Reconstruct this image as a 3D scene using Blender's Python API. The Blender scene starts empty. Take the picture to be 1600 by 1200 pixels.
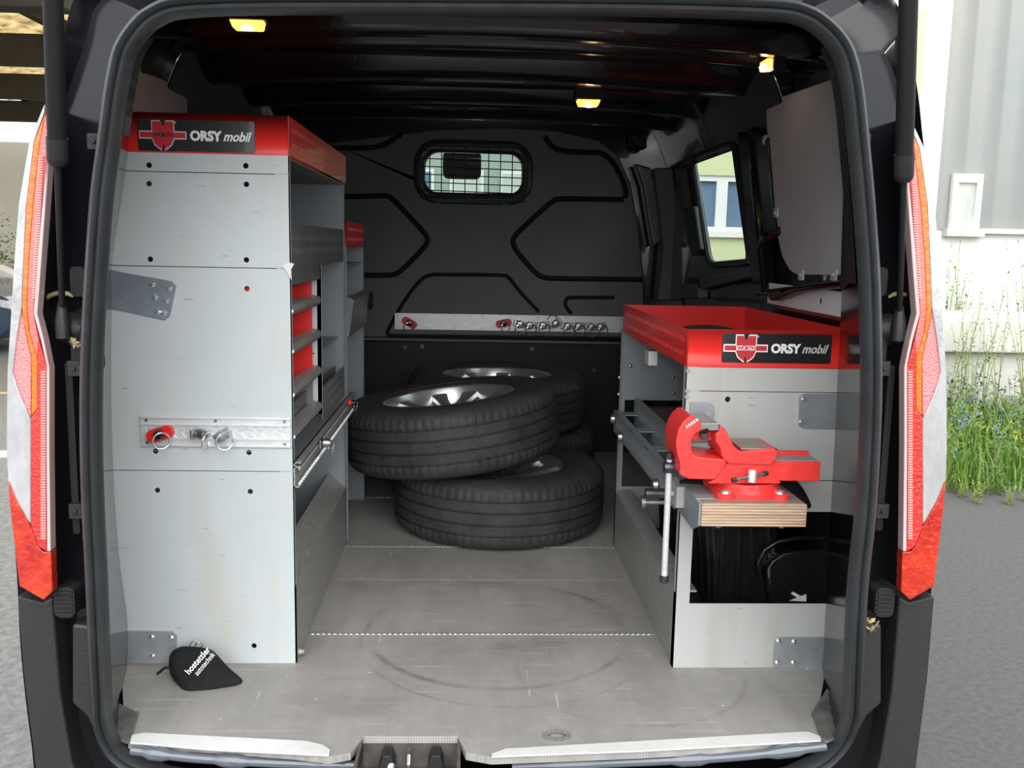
import bpy, bmesh, math, random
from mathutils import Vector, Matrix, Euler
random.seed(7)
PI = math.pi
S = bpy.context.scene
COL = S.collection

# ------------------------------------------------------------------ camera
F = 1456.0
CAM = Vector((0, 0, .884))
def _basis():
    fw = Vector(((735-800)/F, (384-600)/F, 1)).normalized()      # van forward in camera axes (right, down, forward)
    r = math.radians(.75)
    up = Vector((math.sin(r), -math.cos(r), 0)); up = (up-fw*up.dot(fw)).normalized()
    rt = fw.cross(up)
    if rt.x < 0: rt = -rt
    return rt, fw, up
RT, FW, UP = _basis()
cam_d = bpy.data.cameras.new('camera'); cam = bpy.data.objects.new('camera', cam_d); COL.objects.link(cam)
cam_d.sensor_width = 36; cam_d.lens = F/1600*36; cam_d.clip_start = .05; cam_d.clip_end = 300
def van_dir(c):       # camera axes (right, down, forward) -> scene axes
    v = Vector(c); return Vector((v.dot(RT), v.dot(FW), v.dot(UP)))
cr, cu, cb = van_dir((1, 0, 0)), van_dir((0, -1, 0)), van_dir((0, 0, -1))
mw = Matrix((cr, cu, cb)).transposed().to_4x4(); mw.translation = CAM
cam.matrix_world = mw
S.camera = cam

def at(px, py, X=None, Y=None, Z=None):
    d = van_dir(((px-800)/F, (py-600)/F, 1))
    t = (X-CAM.x)/d.x if X is not None else (Y-CAM.y)/d.y if Y is not None else (Z-CAM.z)/d.z
    return CAM+d*t

# ------------------------------------------------------------------ light
S.view_settings.view_transform = 'Standard'; S.view_settings.look = 'None'
S.view_settings.gamma = 1; S.view_settings.use_curve_mapping = False
S.view_settings.exposure = .88
w = bpy.data.worlds.new('overcast'); S.world = w; w.use_nodes = True
wn = w.node_tree.nodes; bg = wn['Background']
bg.inputs[0].default_value = (.93, .97, 1, 1); bg.inputs[1].default_value = 1.05
sd = bpy.data.lights.new('sun', 'SUN'); sd.energy = 1.9; sd.angle = math.radians(70); sd.color = (1, .99, .97)
so = bpy.data.objects.new('sun', sd); COL.objects.link(so)
so.rotation_euler = Vector((.10, -1.0, .85)).to_track_quat('Z', 'Y').to_euler()

fd = bpy.data.lights.new('camera_flash', 'POINT'); fd.energy = 7; fd.shadow_soft_size = .012; fd.color = (1, .98, .96)
fo_ = bpy.data.objects.new('camera_flash', fd); COL.objects.link(fo_); fo_.location = CAM+Vector((.045, .03, .045))

# ------------------------------------------------------------------ materials
MATS = {}
def mat(name, col, rough=.5, metal=0, spec=.5, coat=0, var=0, vscale=8, bump=0, bscale=60, col2=None, stretch=(1, 1, 1), trans=0, emit=0, wear=0, alpha=1, ior=None):
    if name in MATS: return MATS[name]
    m = bpy.data.materials.new(name); m.use_nodes = True; MATS[name] = m
    nt = m.node_tree; N = nt.nodes; L = nt.links; b = N['Principled BSDF']
    c = (col[0], col[1], col[2], 1)
    b.inputs['Base Color'].default_value = c; b.inputs['Roughness'].default_value = rough
    b.inputs['Metallic'].default_value = metal; b.inputs['Specular IOR Level'].default_value = spec
    b.inputs['Coat Weight'].default_value = coat; b.inputs['Coat Roughness'].default_value = .04
    b.inputs['Transmission Weight'].default_value = trans
    if ior: b.inputs['IOR'].default_value = ior
    if emit:
        b.inputs['Emission Color'].default_value = c; b.inputs['Emission Strength'].default_value = emit
    b.inputs['Alpha'].default_value = alpha
    tc = N.new('ShaderNodeTexCoord'); mp = N.new('ShaderNodeMapping'); mp.inputs['Scale'].default_value = stretch
    L.new(tc.outputs['Object'], mp.inputs['Vector'])
    if var or col2:
        n = N.new('ShaderNodeTexNoise'); n.inputs['Scale'].default_value = vscale; n.inputs['Detail'].default_value = 7; n.inputs['Roughness'].default_value = .65
        L.new(mp.outputs[0], n.inputs['Vector'])
        r = N.new('ShaderNodeValToRGB'); r.color_ramp.elements[0].position = .35; r.color_ramp.elements[1].position = .68
        c2 = col2 or tuple(x*(1-var) for x in col)
        r.color_ramp.elements[0].color = (c2[0], c2[1], c2[2], 1); r.color_ramp.elements[1].color = c
        L.new(n.outputs['Fac'], r.inputs[0]); L.new(r.outputs[0], b.inputs['Base Color'])
        if wear:
            mr = N.new('ShaderNodeMapRange'); mr.inputs['To Min'].default_value = rough-wear; mr.inputs['To Max'].default_value = rough+wear
            L.new(n.outputs['Fac'], mr.inputs[0]); L.new(mr.outputs[0], b.inputs['Roughness'])
    if bump:
        n2 = N.new('ShaderNodeTexNoise'); n2.inputs['Scale'].default_value = bscale; n2.inputs['Detail'].default_value = 4
        L.new(mp.outputs[0], n2.inputs['Vector'])
        bu = N.new('ShaderNodeBump'); bu.inputs['Strength'].default_value = bump; bu.inputs['Distance'].default_value = .01
        L.new(n2.outputs['Fac'], bu.inputs['Height']); L.new(bu.outputs[0], b.inputs['Normal'])
    return m

def panel_mat(name, col, stain):
    """painted steel sheet with scuffs and brownish runs"""
    m = mat(name, col, .48, 0, .45, var=.07, vscale=3, bump=.03, bscale=40)
    nt = m.node_tree; N = nt.nodes; L = nt.links; b = N['Principled BSDF']
    tc = N.new('ShaderNodeTexCoord'); mp = N.new('ShaderNodeMapping'); mp.inputs['Scale'].default_value = (7, 7, 1.3)
    n = N.new('ShaderNodeTexNoise'); n.inputs['Scale'].default_value = 2.1; n.inputs['Detail'].default_value = 6
    L.new(tc.outputs['Object'], mp.inputs[0]); L.new(mp.outputs[0], n.inputs['Vector'])
    r = N.new('ShaderNodeValToRGB'); r.color_ramp.elements[0].position = .53; r.color_ramp.elements[1].position = .78
    r.color_ramp.elements[0].color = (0, 0, 0, 1); r.color_ramp.elements[1].color = (.5, .5, .5, 1)
    L.new(n.outputs['Fac'], r.inputs[0])
    mx = N.new('ShaderNodeMixRGB'); mx.inputs['Color2'].default_value = (*stain, 1)
    src = b.inputs['Base Color'].links[0].from_socket
    L.new(r.outputs[0], mx.inputs['Fac']); L.new(src, mx.inputs['Color1'])
    # short dark scuffs
    mp2 = N.new('ShaderNodeMapping'); mp2.inputs['Scale'].default_value = (9, 9, 60)
    n2 = N.new('ShaderNodeTexNoise'); n2.inputs['Scale'].default_value = 2.4; n2.inputs['Detail'].default_value = 3
    L.new(tc.outputs['Object'], mp2.inputs[0]); L.new(mp2.outputs[0], n2.inputs['Vector'])
    r2 = N.new('ShaderNodeValToRGB'); r2.color_ramp.elements[0].position = .71; r2.color_ramp.elements[1].position = .76
    r2.color_ramp.elements[0].color = (0, 0, 0, 1); r2.color_ramp.elements[1].color = (.55, .55, .55, 1)
    L.new(n2.outputs['Fac'], r2.inputs[0])
    mx2 = N.new('ShaderNodeMixRGB'); mx2.inputs['Color2'].default_value = (.12, .11, .10, 1)
    L.new(r2.outputs[0], mx2.inputs['Fac']); L.new(mx.outputs[0], mx2.inputs['Color1']); L.new(mx2.outputs[0], b.inputs['Base Color'])
    return m

M_BLACK = mat('black_paint', (.006, .006, .008), .16, 0, .45, coat=0, bump=.05, bscale=5)
M_BLACKIN = mat('black_inner_paint', (.009, .009, .010), .22, 0, .5, coat=.7, bump=.08, bscale=5)
M_GLOSSP = mat('black_pillar_gloss', (.006, .006, .007), .13, 0, .22, coat=0, bump=.02, bscale=6)
M_PLASTIC = mat('black_plastic', (.018, .018, .019), .5, 0, .4, bump=.1, bscale=200)
M_BUMPER = mat('bumper_plastic', (.024, .024, .023), .42, 0, .45, bump=.15, bscale=300)
M_RUBBER = mat('seal_rubber', (.036, .039, .042), .38, 0, .5, var=.3, vscale=20)
M_CHAN = mat('matt_black', (.008, .008, .009), .55, 0, .35)
M_PART = mat('partition_grey', (.115, .12, .128), .5, 0, .4, var=.18, vscale=4, bump=.1, bscale=300)
M_GROOVE = mat('groove_black', (.004, .004, .004), .6, 0, .2)
M_PANEL = panel_mat('shelf_sheet', (.50, .535, .545), (.46, .40, .27))
M_PANELR = panel_mat('shelf_sheet_beige', (.47, .48, .465), (.36, .30, .22))
M_GREYIN = mat('grey_shelf_steel', (.26, .285, .305), .42, .15, .5, var=.12, vscale=5)
M_GREYDK = mat('dark_shelf_steel', (.20, .205, .205), .4, .2, .5, var=.25, vscale=12)
M_LIP = mat('worn_lip', (.36, .355, .335), .38, .2, .5, var=.3, vscale=30, stretch=(4, 1, 4))
M_RED = mat('red_powder', (.84, .030, .024), .38, 0, .45, coat=.12, var=.12, vscale=5)
M_REDV = mat('red_cast', (.84, .045, .04), .36, 0, .5, var=.15, vscale=15, bump=.15, bscale=60)
M_REDPL = mat('red_plastic', (.68, .014, .012), .4, 0, .5)
M_ALU = mat('aluminium', (.76, .77, .78), .38, .4, .5, var=.18, vscale=25, stretch=(1, 1, 6))
M_ALUB = mat('aluminium_bright', (.82, .83, .85), .22, .85, .5)
M_ZINC = mat('zinc_plate', (.55, .58, .61), .36, .6, .5, var=.22, vscale=14, wear=.1)
M_STEEL = mat('steel', (.42, .42, .43), .33, .9, .5, var=.25, vscale=30)
M_DARKST = mat('dark_steel', (.10, .10, .11), .38, .8, .5, var=.3, vscale=30)
M_TYRE = mat('tyre_rubber', (.052, .052, .050), .62, 0, .35, var=.35, vscale=14, col2=(.028, .028, .027), bump=.2, bscale=120)
M_RIM = mat('alloy', (.62, .63, .65), .28, .8, .5, var=.15, vscale=9)
M_RIMD = mat('alloy_dark', (.10, .10, .105), .4, .6, .5)
M_BLACKPL = mat('gloss_black_plastic', (.010, .010, .011), .22, 0, .5, bump=.2, bscale=25)
M_SIGN = mat('sign_black', (.022, .023, .025), .25, 0, .5, coat=.4, var=.4, vscale=10)
M_WHITE = mat('white_print', (.85, .86, .87), .4)
M_LOGOR = mat('logo_red', (.55, .025, .035), .4)
M_CLOTH = mat('black_cloth', (.017, .017, .019), .85, 0, .2, var=.3, vscale=20, bump=.5, bscale=45)
M_PLYEDGE = None
M_BOARDGREY = mat('grey_board', (.50, .48, .495), .75, 0, .2, var=.1, vscale=5)
M_WALLW = mat('white_render', (.80, .79, .75), .8, 0, .2, var=.06, vscale=1)
M_YELLOW = mat('yellow_render', (.66, .72, .42), .85, 0, .2, var=.05, vscale=1)
M_WOODDK = mat('dark_beam', (.055, .048, .04), .8, 0, .2, var=.3, vscale=3)
M_WFRAME = mat('white_frame', (.85, .85, .83), .4)
M_BLIND = mat('blue_blind', (.13, .21, .33), .5, var=.1, vscale=3)
M_CONC = mat('pale_concrete', (.62, .60, .55), .85, 0, .2, var=.12, vscale=3, bump=.2, bscale=30)
M_LEAF = mat('leaf', (.17, .30, .05), .6, 0, .3, col2=(.10, .19, .03), vscale=6)
M_LEAFY = mat('leaf_yellow', (.36, .40, .06), .6, 0, .3, col2=(.18, .27, .04), vscale=8)
M_STEM = mat('stem', (.28, .33, .13), .7)
M_FLOW = mat('blue_flower', (.20, .25, .72), .6)
M_DRY = mat('dry_leaf', (.50, .40, .22), .8, var=.4, vscale=60)
def glass(name, col, rough=0, alpha=.25):
    m = bpy.data.materials.new(name); m.use_nodes = True; N = m.node_tree.nodes; L = m.node_tree.links
    out = N['Material Output']; N.remove(N['Principled BSDF'])
    t = N.new('ShaderNodeBsdfTransparent'); t.inputs[0].default_value = (*col, 1)
    g = N.new('ShaderNodeBsdfGlossy'); g.inputs['Roughness'].default_value = rough
    lw = N.new('ShaderNodeLayerWeight'); pw = N.new('ShaderNodeMath'); pw.operation = 'POWER'; pw.inputs[1].default_value = 5; L.new(lw.outputs['Facing'], pw.inputs[0])
    fr = N.new('ShaderNodeMath'); fr.operation = 'MULTIPLY_ADD'; fr.inputs[1].default_value = .9; fr.inputs[2].default_value = .05; L.new(pw.outputs[0], fr.inputs[0])
    mx = N.new('ShaderNodeMixShader'); L.new(fr.outputs[0], mx.inputs[0]); L.new(t.outputs[0], mx.inputs[1]); L.new(g.outputs[0], mx.inputs[2])
    L.new(mx.outputs[0], out.inputs[0]); return m
M_GLASS = glass('window_glass', (.86, .92, .90))
M_GLASSP = glass('partition_glass', (.50, .56, .53))
M_GLASSD = glass('building_glass', (.45, .52, .50))
M_LREDBR = mat('lens_red', (.78, .03, .02), .12, 0, .5, coat=1, var=.35, vscale=28, bump=.5, bscale=160)
M_LREDDK = mat('lens_red_deep', (.66, .045, .01), .15, 0, .5, coat=1, col2=(.36, .005, .004), vscale=16, bump=.4, bscale=90)
M_LPINKR = mat('lens_pink_red', (.86, .16, .14), .15, 0, .5, coat=1, bump=.3, bscale=160)
M_LPINK = mat('lens_pink', (.85, .30, .30), .15, 0, .5, coat=1, bump=.8, bscale=220)
M_LAMB = mat('lens_amber', (.90, .17, .01), .15, 0, .5, coat=1, bump=.4, bscale=90)
M_LCLR = mat('lens_clear', (.66, .66, .67), .15, .3, .5, coat=1, var=.35, vscale=14, stretch=(1, 1, .4), bump=.15, bscale=130)
M_LBEAD = mat('lens_bead', (.66, .46, .46), .15, 0, .5, coat=1)
M_TRIMW = mat('worn_white_strip', (.84, .84, .82), .35, .2, .5, var=.1, vscale=30)
M_LAMP = mat('lamp_glow', (1, .36, .07), .4, emit=1.7)
M_LAMPC = mat('lamp_core', (1, .80, .42), .4, emit=14)

# ------------------------------------------------------------------ mesh helpers
def nb(): return bmesh.new()
def box(bm, x0, x1, y0, y1, z0, z1):
    v = [bm.verts.new((x, y, z)) for x in (x0, x1) for y in (y0, y1) for z in (z0, z1)]
    for f in ((0, 1, 3, 2), (4, 6, 7, 5), (0, 4, 5, 1), (2, 3, 7, 6), (0, 2, 6, 4), (1, 5, 7, 3)):
        bm.faces.new([v[i] for i in f])
    return v
def p3(axis, a, b, d):
    return {'Y': (a, d, b), 'X': (d, a, b), 'Z': (a, b, d)}[axis]
def prism(bm, pts, axis, d0, d1):
    if len(pts) > 4: return plate(bm, pts, [], axis, d0, d1)
    A = [bm.verts.new(p3(axis, a, b, d0)) for a, b in pts]; B = [bm.verts.new(p3(axis, a, b, d1)) for a, b in pts]
    n = len(pts); bm.faces.new(A); bm.faces.new(B[::-1])
    for i in range(n): bm.faces.new((A[i], B[i], B[(i+1) % n], A[(i+1) % n]))
def plate(bm, outer, holes, axis, d0, d1):
    """flat sheet with real holes, thickness d0..d1"""
    loops = []; E = []
    for lp in [outer]+holes:
        vs = [bm.verts.new(p3(axis, a, b, d0)) for a, b in lp]; loops.append(vs)
        for i in range(len(vs)): E.append(bm.edges.new((vs[i], vs[(i+1) % len(vs)])))
    g = bmesh.ops.triangle_fill(bm, edges=E, use_beauty=True, use_dissolve=False)
    fs = [f for f in g['geom'] if isinstance(f, bmesh.types.BMFace)]
    vmap = {}
    for lp in loops:
        for v in lp:
            c = list(v.co); c[{'X': 0, 'Y': 1, 'Z': 2}[axis]] = d1; vmap[v] = bm.verts.new(c)
    for f in fs: bm.faces.new([vmap[v] for v in reversed(f.verts)])
    for lp in loops:
        n = len(lp)
        for i in range(n): bm.faces.new((lp[i], lp[(i+1) % n], vmap[lp[(i+1) % n]], vmap[lp[i]]))
def circ(a, b, r, n=12, ph=0): return [(a+r*math.cos(ph+2*PI*i/n), b+r*math.sin(ph+2*PI*i/n)) for i in range(n)]
def rrect(a0, a1, b0, b1, r, n=4):
    o = []
    for ca, cb, s in ((a1-r, b1-r, 0), (a0+r, b1-r, 1), (a0+r, b0+r, 2), (a1-r, b0+r, 3)):
        for i in range(n+1):
            t = (s+i/n)*PI/2; o.append((ca+r*math.cos(t), cb+r*math.sin(t)))
    return o
def tube(bm, pts, r, seg=8, closed=False, caps=True):
    P = [Vector(p) for p in pts]; n = len(P); rs = r if isinstance(r, (list, tuple)) else [r]*n
    rings = []; ref = None
    for i in range(n):
        a = P[(i-1) % n] if (closed or i) else P[0]; b = P[(i+1) % n] if (closed or i < n-1) else P[-1]
        t = (b-a)
        t = t.normalized() if t.length > 1e-9 else Vector((0, 0, 1))
        if ref is None: ref = Vector((0, 0, 1)) if abs(t.z) < .9 else Vector((1, 0, 0))
        u = (ref-t*ref.dot(t)).normalized(); ref = u; v = t.cross(u)
        rings.append([bm.verts.new(P[i]+(u*math.cos(2*PI*k/seg)+v*math.sin(2*PI*k/seg))*rs[i]) for k in range(seg)])
    m = n if closed else n-1
    for i in range(m):
        A, B = rings[i], rings[(i+1) % n]
        for k in range(seg): bm.faces.new((A[k], A[(k+1) % seg], B[(k+1) % seg], B[k]))
    if not closed and caps: bm.faces.new(rings[0][::-1]); bm.faces.new(rings[-1])
def lathe(bm, prof, seg=32, o=(0, 0, 0), axis='Z', closed=False, mod=None, caps=True):
    rings = []
    for j, (r, h) in enumerate(prof):
        ring = []
        for k in range(seg):
            a = 2*PI*k/seg; rr = mod(j, k, r) if mod else r
            c = (rr*math.cos(a), rr*math.sin(a), h)
            if axis == 'X': c = (c[2], c[0], c[1])
            if axis == 'Y': c = (c[0], c[2], c[1])
            ring.append(bm.verts.new((c[0]+o[0], c[1]+o[1], c[2]+o[2])))
        rings.append(ring)
    n = len(rings)
    for i in range(n if closed else n-1):
        A, B = rings[i], rings[(i+1) % n]
        for k in range(seg): bm.faces.new((A[k], A[(k+1) % seg], B[(k+1) % seg], B[k]))
    if not closed and caps:
        if prof[0][0] > 1e-6: bm.faces.new(rings[0][::-1])
        if prof[-1][0] > 1e-6: bm.faces.new(rings[-1])
def torus(bm, c, R, r, rot=None, n=24, seg=8):
    pts = [Vector((R*math.cos(2*PI*i/n), 0, R*math.sin(2*PI*i/n))) for i in range(n)]
    if rot is not None: pts = [rot @ p for p in pts]
    tube(bm, [p+Vector(c) for p in pts], r, seg, closed=True)
def loft(bm, rings, closed=True):
    V = [[bm.verts.new(p) for p in r] for r in rings]
    for A, B in zip(V, V[1:]):
        n = len(A)
        for k in range(n if closed else n-1): bm.faces.new((A[k], A[(k+1) % n], B[(k+1) % n], B[k]))
def catmull(pts, m, closed=True):
    o = []; n = len(pts)
    for i in range(n if closed else n-1):
        p = [Vector(pts[(i+d) % n] if closed else pts[max(0, min(n-1, i+d))]) for d in (-1, 0, 1, 2)]
        for k in range(m):
            t = k/m
            o.append(.5*((2*p[1])+(p[2]-p[0])*t+(2*p[0]-5*p[1]+4*p[2]-p[3])*t*t+(3*p[1]-p[0]-3*p[2]+p[3])*t**3))
    if not closed: o.append(Vector(pts[-1]))
    return o
def obj(name, bm, m, parent=None, bevel=0, sharp=35, subsurf=0):
    bmesh.ops.remove_doubles(bm, verts=bm.verts, dist=1e-6)
    bmesh.ops.recalc_face_normals(bm, faces=bm.faces)
    lim = math.radians(sharp)
    for e in bm.edges:
        if len(e.link_faces) == 2 and e.calc_face_angle(0) > lim: e.smooth = False
    for f in bm.faces: f.smooth = True
    me = bpy.data.meshes.new(name); bm.to_mesh(me); bm.free()
    me.materials.append(m)
    o = bpy.data.objects.new(name, me); COL.objects.link(o)
    if parent is not None: attach(o, parent)
    if bevel:
        b = o.modifiers.new('bevel', 'BEVEL'); b.width = bevel; b.segments = 2; b.limit_method = 'ANGLE'; b.angle_limit = math.radians(35); b.harden_normals = True
    if subsurf:
        s = o.modifiers.new('sub', 'SUBSURF'); s.levels = subsurf; s.render_levels = subsurf
    return o
def attach(o, parent):
    o.parent = parent
    m = parent.matrix_basis.copy(); q = parent
    while q.parent: m = q.parent.matrix_basis @ q.matrix_parent_inverse @ m; q = q.parent
    o.matrix_parent_inverse = m.inverted()
def tag(o, label=None, cat=None, group=None, kind=None):
    if label: o['label'] = label
    if cat: o['category'] = cat
    if group: o['group'] = group
    if kind: o['kind'] = kind
    return o
def thing(name, label, cat, loc=(0, 0, 0), group=None):
    o = bpy.data.objects.new(name, None); COL.objects.link(o); o.location = loc; o.empty_display_size = .1
    o.matrix_basis = Matrix.Translation(loc)
    return tag(o, label, cat, group)
def kids(o): return [c for c in bpy.data.objects if c.parent == o]
def copy_tree(o, parent=None):
    ch = kids(o); c = o.copy(); COL.objects.link(c)
    if parent is not None: c.parent = parent
    for k in ch: copy_tree(k, c)
    return c
def text_bm(s, size, loc, width=None, shear=0, depth=.0006, bold=0, rot=None, sx=1):
    cu_ = bpy.data.curves.new('lettering', 'FONT'); cu_.body = s; cu_.size = size; cu_.shear = shear; cu_.extrude = depth; cu_.offset = bold
    cu_.align_x = 'LEFT'; cu_.resolution_u = 3
    o = bpy.data.objects.new('lettering', cu_); COL.objects.link(o)
    me = bpy.data.meshes.new_from_object(o.evaluated_get(bpy.context.evaluated_depsgraph_get()))
    bpy.data.objects.remove(o); bpy.data.curves.remove(cu_)
    bm = nb(); bm.from_mesh(me); bpy.data.meshes.remove(me)
    xs = [v.co.x for v in bm.verts]; x0, x1 = min(xs), max(xs)
    k = (width/(x1-x0)) if width else sx
    for v in bm.verts:
        x, y, z = (v.co.x-x0)*k, v.co.y, v.co.z
        v.co = Vector((x, -z, y))
    R = rot or Matrix.Identity(3)
    for v in bm.verts: v.co = R @ v.co + Vector(loc)
    return bm

# ================================================================== THE VAN SHELL
van = thing('van', 'black panel van seen from behind with its tailgate open', 'van', (.02, 3, -.6))
K = [  # door opening: seal px, outer px, channel px, inner panel (X, Z)
 ((760,5),(760,-90),(760,-50),(.01,1.37)), ((450,4),(450,-88),(450,-45),(-.35,1.37)), ((290,9),(250,-85),(260,-45),(-.52,1.365)),
 ((240,24),(170,-50),(190,-20),(-.60,1.34)), ((213,48),(125,-15),(150,10),(-.635,1.29)), ((193,80),(108,20),(135,60),(-.65,1.23)),
 ((184,115),(98,75),(118,110),(-.655,1.17)), ((177,155),(82,150),(100,160),(-.658,1.12)), ((168,225),(50,225),(80,220),(-.66,1.06)),
 ((157,310),(33,316),(70,305),(-.675,.97)), ((149,420),(25,420),(63,410),(-.70,.84)), ((144,510),(20,502),(58,500),(-.706,.73)),
 ((141,600),(16,600),(77,590),(-.712,.6)), ((141,700),(15,700),(77,690),(-.715,.48)), ((144,800),(19,800),(78,790),(-.715,.35)),
 ((149,900),(26,890),(80,890),(-.71,.22)), ((153,1000),(32,1010),(90,1000),(-.70,.10)), ((157,1080),(41,1100),(100,1090),(-.705,-.01)),
 ((161,1135),(50,1170),(110,1170),(-.70,-.05)), ((185,1180),(60,1260),(120,1250),(-.66,-.06)), ((235,1205),(90,1330),(150,1320),(-.58,-.065)),
 ((330,1222),(250,1380),(280,1350),(-.4,-.065)), ((745,1232),(745,1390),(745,1360),(.01,-.065)), ((1160,1225),(1220,1380),(1200,1350),(.42,-.065)),
 ((1262,1202),(1380,1330),(1330,1320),(.62,-.065)), ((1308,1170),(1410,1260),(1365,1250),(.72,-.06)), ((1330,1125),(1432,1170),(1385,1170),(.76,-.05)),
 ((1334,1075),(1440,1100),(1392,1090),(.77,-.01)), ((1337,1000),(1448,1010),(1400,1000),(.77,.1)), ((1343,900),(1458,890),(1408,890),(.768,.22)),
 ((1354,800),(1467,800),(1414,790),(.765,.35)), ((1360,700),(1473,700),(1419,690),(.763,.48)), ((1363,600),(1474,600),(1422,590),(.76,.6)),
 ((1362,510),(1472,502),(1443,500),(.758,.73)), ((1359,420),(1467,420),(1437,410),(.755,.84)), ((1351,310),(1456,316),(1430,305),(.75,.97)),
 ((1343,225),(1443,225),(1432,220),(.747,1.06)), ((1336,155),(1435,150),(1410,160),(.745,1.12)), ((1327,105),(1424,85),(1395,110),(.74,1.18)),
 ((1313,70),(1412,30),(1370,60),(.735,1.24)), ((1288,42),(1385,-15),(1350,10),(.70,1.31)), ((1255,22),(1330,-50),(1310,-20),(.64,1.35)),
 ((1200,13),(1250,-85),(1240,-45),(.55,1.37)), ((1000,7),(1000,-88),(1000,-45),(.35,1.37))]
def seal_y(py): t = max(0, min(1, (py-1000)/200)); return 1.50+.07*t*t*(3-2*t)
SC = catmull([at(*k[0], Y=seal_y(k[0][1])) for k in K], 4)
def grow(path, d):
    o = []; n = len(path)
    for i in range(n):
        t = (path[(i+1) % n]-path[i-1]).normalized(); o.append(path[i]+Vector((t.z, 0, -t.x))*(-d))
    return o
cen = Vector((.02, 1.5, .62))
if (grow(SC, .01)[60]-cen).length < (SC[60]-cen).length:
    _g = grow
    def grow(path, d): return _g(path, -d)
def dY(path, d): return [p+Vector((0, d, 0)) for p in path]
def setY(path, y): return [Vector((p.x, y, p.z)) for p in path]
R_panel = catmull([Vector((k[3][0], 1.872, k[3][1])) for k in K], 4)
R_in = dY(grow(SC, -.002), .032); R_flange = dY(SC, .012)
R_o1 = dY(grow(SC, .017), .05); R_o2 = dY(grow(SC, .03), .10)
R_ch = catmull([at(*k[2], Y=1.64) for k in K], 4)
R_out = catmull([at(*k[1], Y=1.62) for k in K], 4)
R_s1 = [Vector(((p.x-.02)*1.03+.02, 1.75, (p.z-.6)*1.02+.6)) for p in R_out]
R_s2 = [Vector(((p.x-.02)*1.19+.02, 2.3, (p.z-.6)*1.09+.6)) for p in R_out]
R_bk = [Vector((max(-.81, min(.85, (p.x-.02)*(1.13 if p.z < 1.1 else 1.05)+.02)), 1.885, min(1.40, (p.z-.66)*1.05+.66))) for p in R_panel]
bm = nb(); loft(bm, [R_in, R_flange, R_o1, R_o2, R_ch, R_out, R_s1, R_s2])
side_rings = [R_s2, setY(R_s2, 2.75), setY(R_s2, 4.0), setY(R_s2, 4.12)]
loft(bm, side_rings)
dead = [f for f in bm.faces if f.calc_center_median().x > .7 and 2.8 < f.calc_center_median().y < 4.2 and .72 < f.calc_center_median().z < 1.32]
bmesh.ops.delete(bm, geom=dead, context='FACES')
obj('rear_body_frame', bm, M_BLACK, van, sharp=50)
bm = nb(); loft(bm, [R_bk, R_panel, R_in]); obj('inner_door_surround', bm, M_GLOSSP, van, sharp=50)
for sgn, z0_, z1_ in ((1, .80, 1.26), (-1, 1.06, 1.30)):
    idx = [i for i in range(len(R_panel)) if R_panel[i].x*sgn > 0 and z0_ < R_panel[i].z < z1_]
    A_ = [R_panel[i].lerp(R_in[i], .02)+Vector((-.006*sgn, -.004, 0)) for i in idx]; B_ = [R_panel[i].lerp(R_in[i], .93)+Vector((-.006*sgn, 0, 0)) for i in idx]
    bm = nb(); loft(bm, [A_, [p+Vector((-.002*sgn, -.02, 0)) for p in A_], [p+Vector((.0, .03, 0)) for p in B_], B_], closed=False)
    obj('pillar_trim', bm, mat('pillar_trim_black', (.010, .010, .011), .38, 0, .4, bump=.6, bscale=30), van)
# ridged rubber weatherstrip
prof = [(-.016, .012), (-.015, -.008), (-.009, -.016), (-.003, -.012), (-.001, -.004), (.001, -.012), (.006, -.017), (.012, -.012), (.0155, .012)]
rings = [[p+Vector((0, dy, 0)) for p in grow(SC, dn)] for dn, dy in prof]
bm = nb(); loft(bm, rings+[rings[0]]); tag(obj('door_seal', bm, M_RUBBER, van, sharp=60), 'ridged dark rubber door seal')

# tail lights
def lamp_poly(side, pts):
    o = []
    for x, y in pts:
        if side > 0:
            x = 1490-x; y = y+ (18*(300-y)/135 if y < 300 else 0)
        o.append((x, y))
    return o
LP = {
 'clear_lens': ([(69,162),(45,221),(29,316),(22,403),(16,502),(11,580),(10,640),(10,700),(12,752),(24,782),(48,824),(48,655),(30,615),(20,580),(26,530),(34,480),(37,403),(41,316),(53,221),(70,172)], M_LCLR, 1.565),
 'upper_red_lens': ([(26,530),(20,580),(30,615),(48,655),(49,560),(36,500),(34,480)], M_LPINK, 1.568),
 'amber_lens': ([(71,175),(62,221),(52,316),(45,403),(42,480),(46,520),(58,560),(58,640),(49,650),(49,560),(36,500),(34,480),(37,403),(41,316),(53,221)], M_LAMB, 1.560),
 'red_lens': ([(58,560),(60,530),(72,570),(72,700),(73,862),(60,855),(48,824),(48,652),(58,640)], M_LREDBR, 1.556),
 'upper_band_lens': ([(71,178),(76,200),(72,250),(66,316),(58,403),(52,490),(60,530),(58,560),(46,520),(42,480),(45,403),(52,316),(62,221)], M_LPINKR, 1.556),
 'pink_bead': ([(76,200),(78,205),(74,280),(68,360),(62,440),(58,490),(68,530),(77,575),(77,700),(79,862),(73,862),(72,700),(72,570),(63,530),(52,490),(58,403),(66,316),(72,250)], M_LBEAD, 1.552),
 'lower_red_lens': ([(12,752),(24,782),(48,824),(60,855),(67,862),(80,862),(82,925),(68,938),(30,916),(22,850),(15,790)], M_LREDDK, 1.560)}
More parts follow.
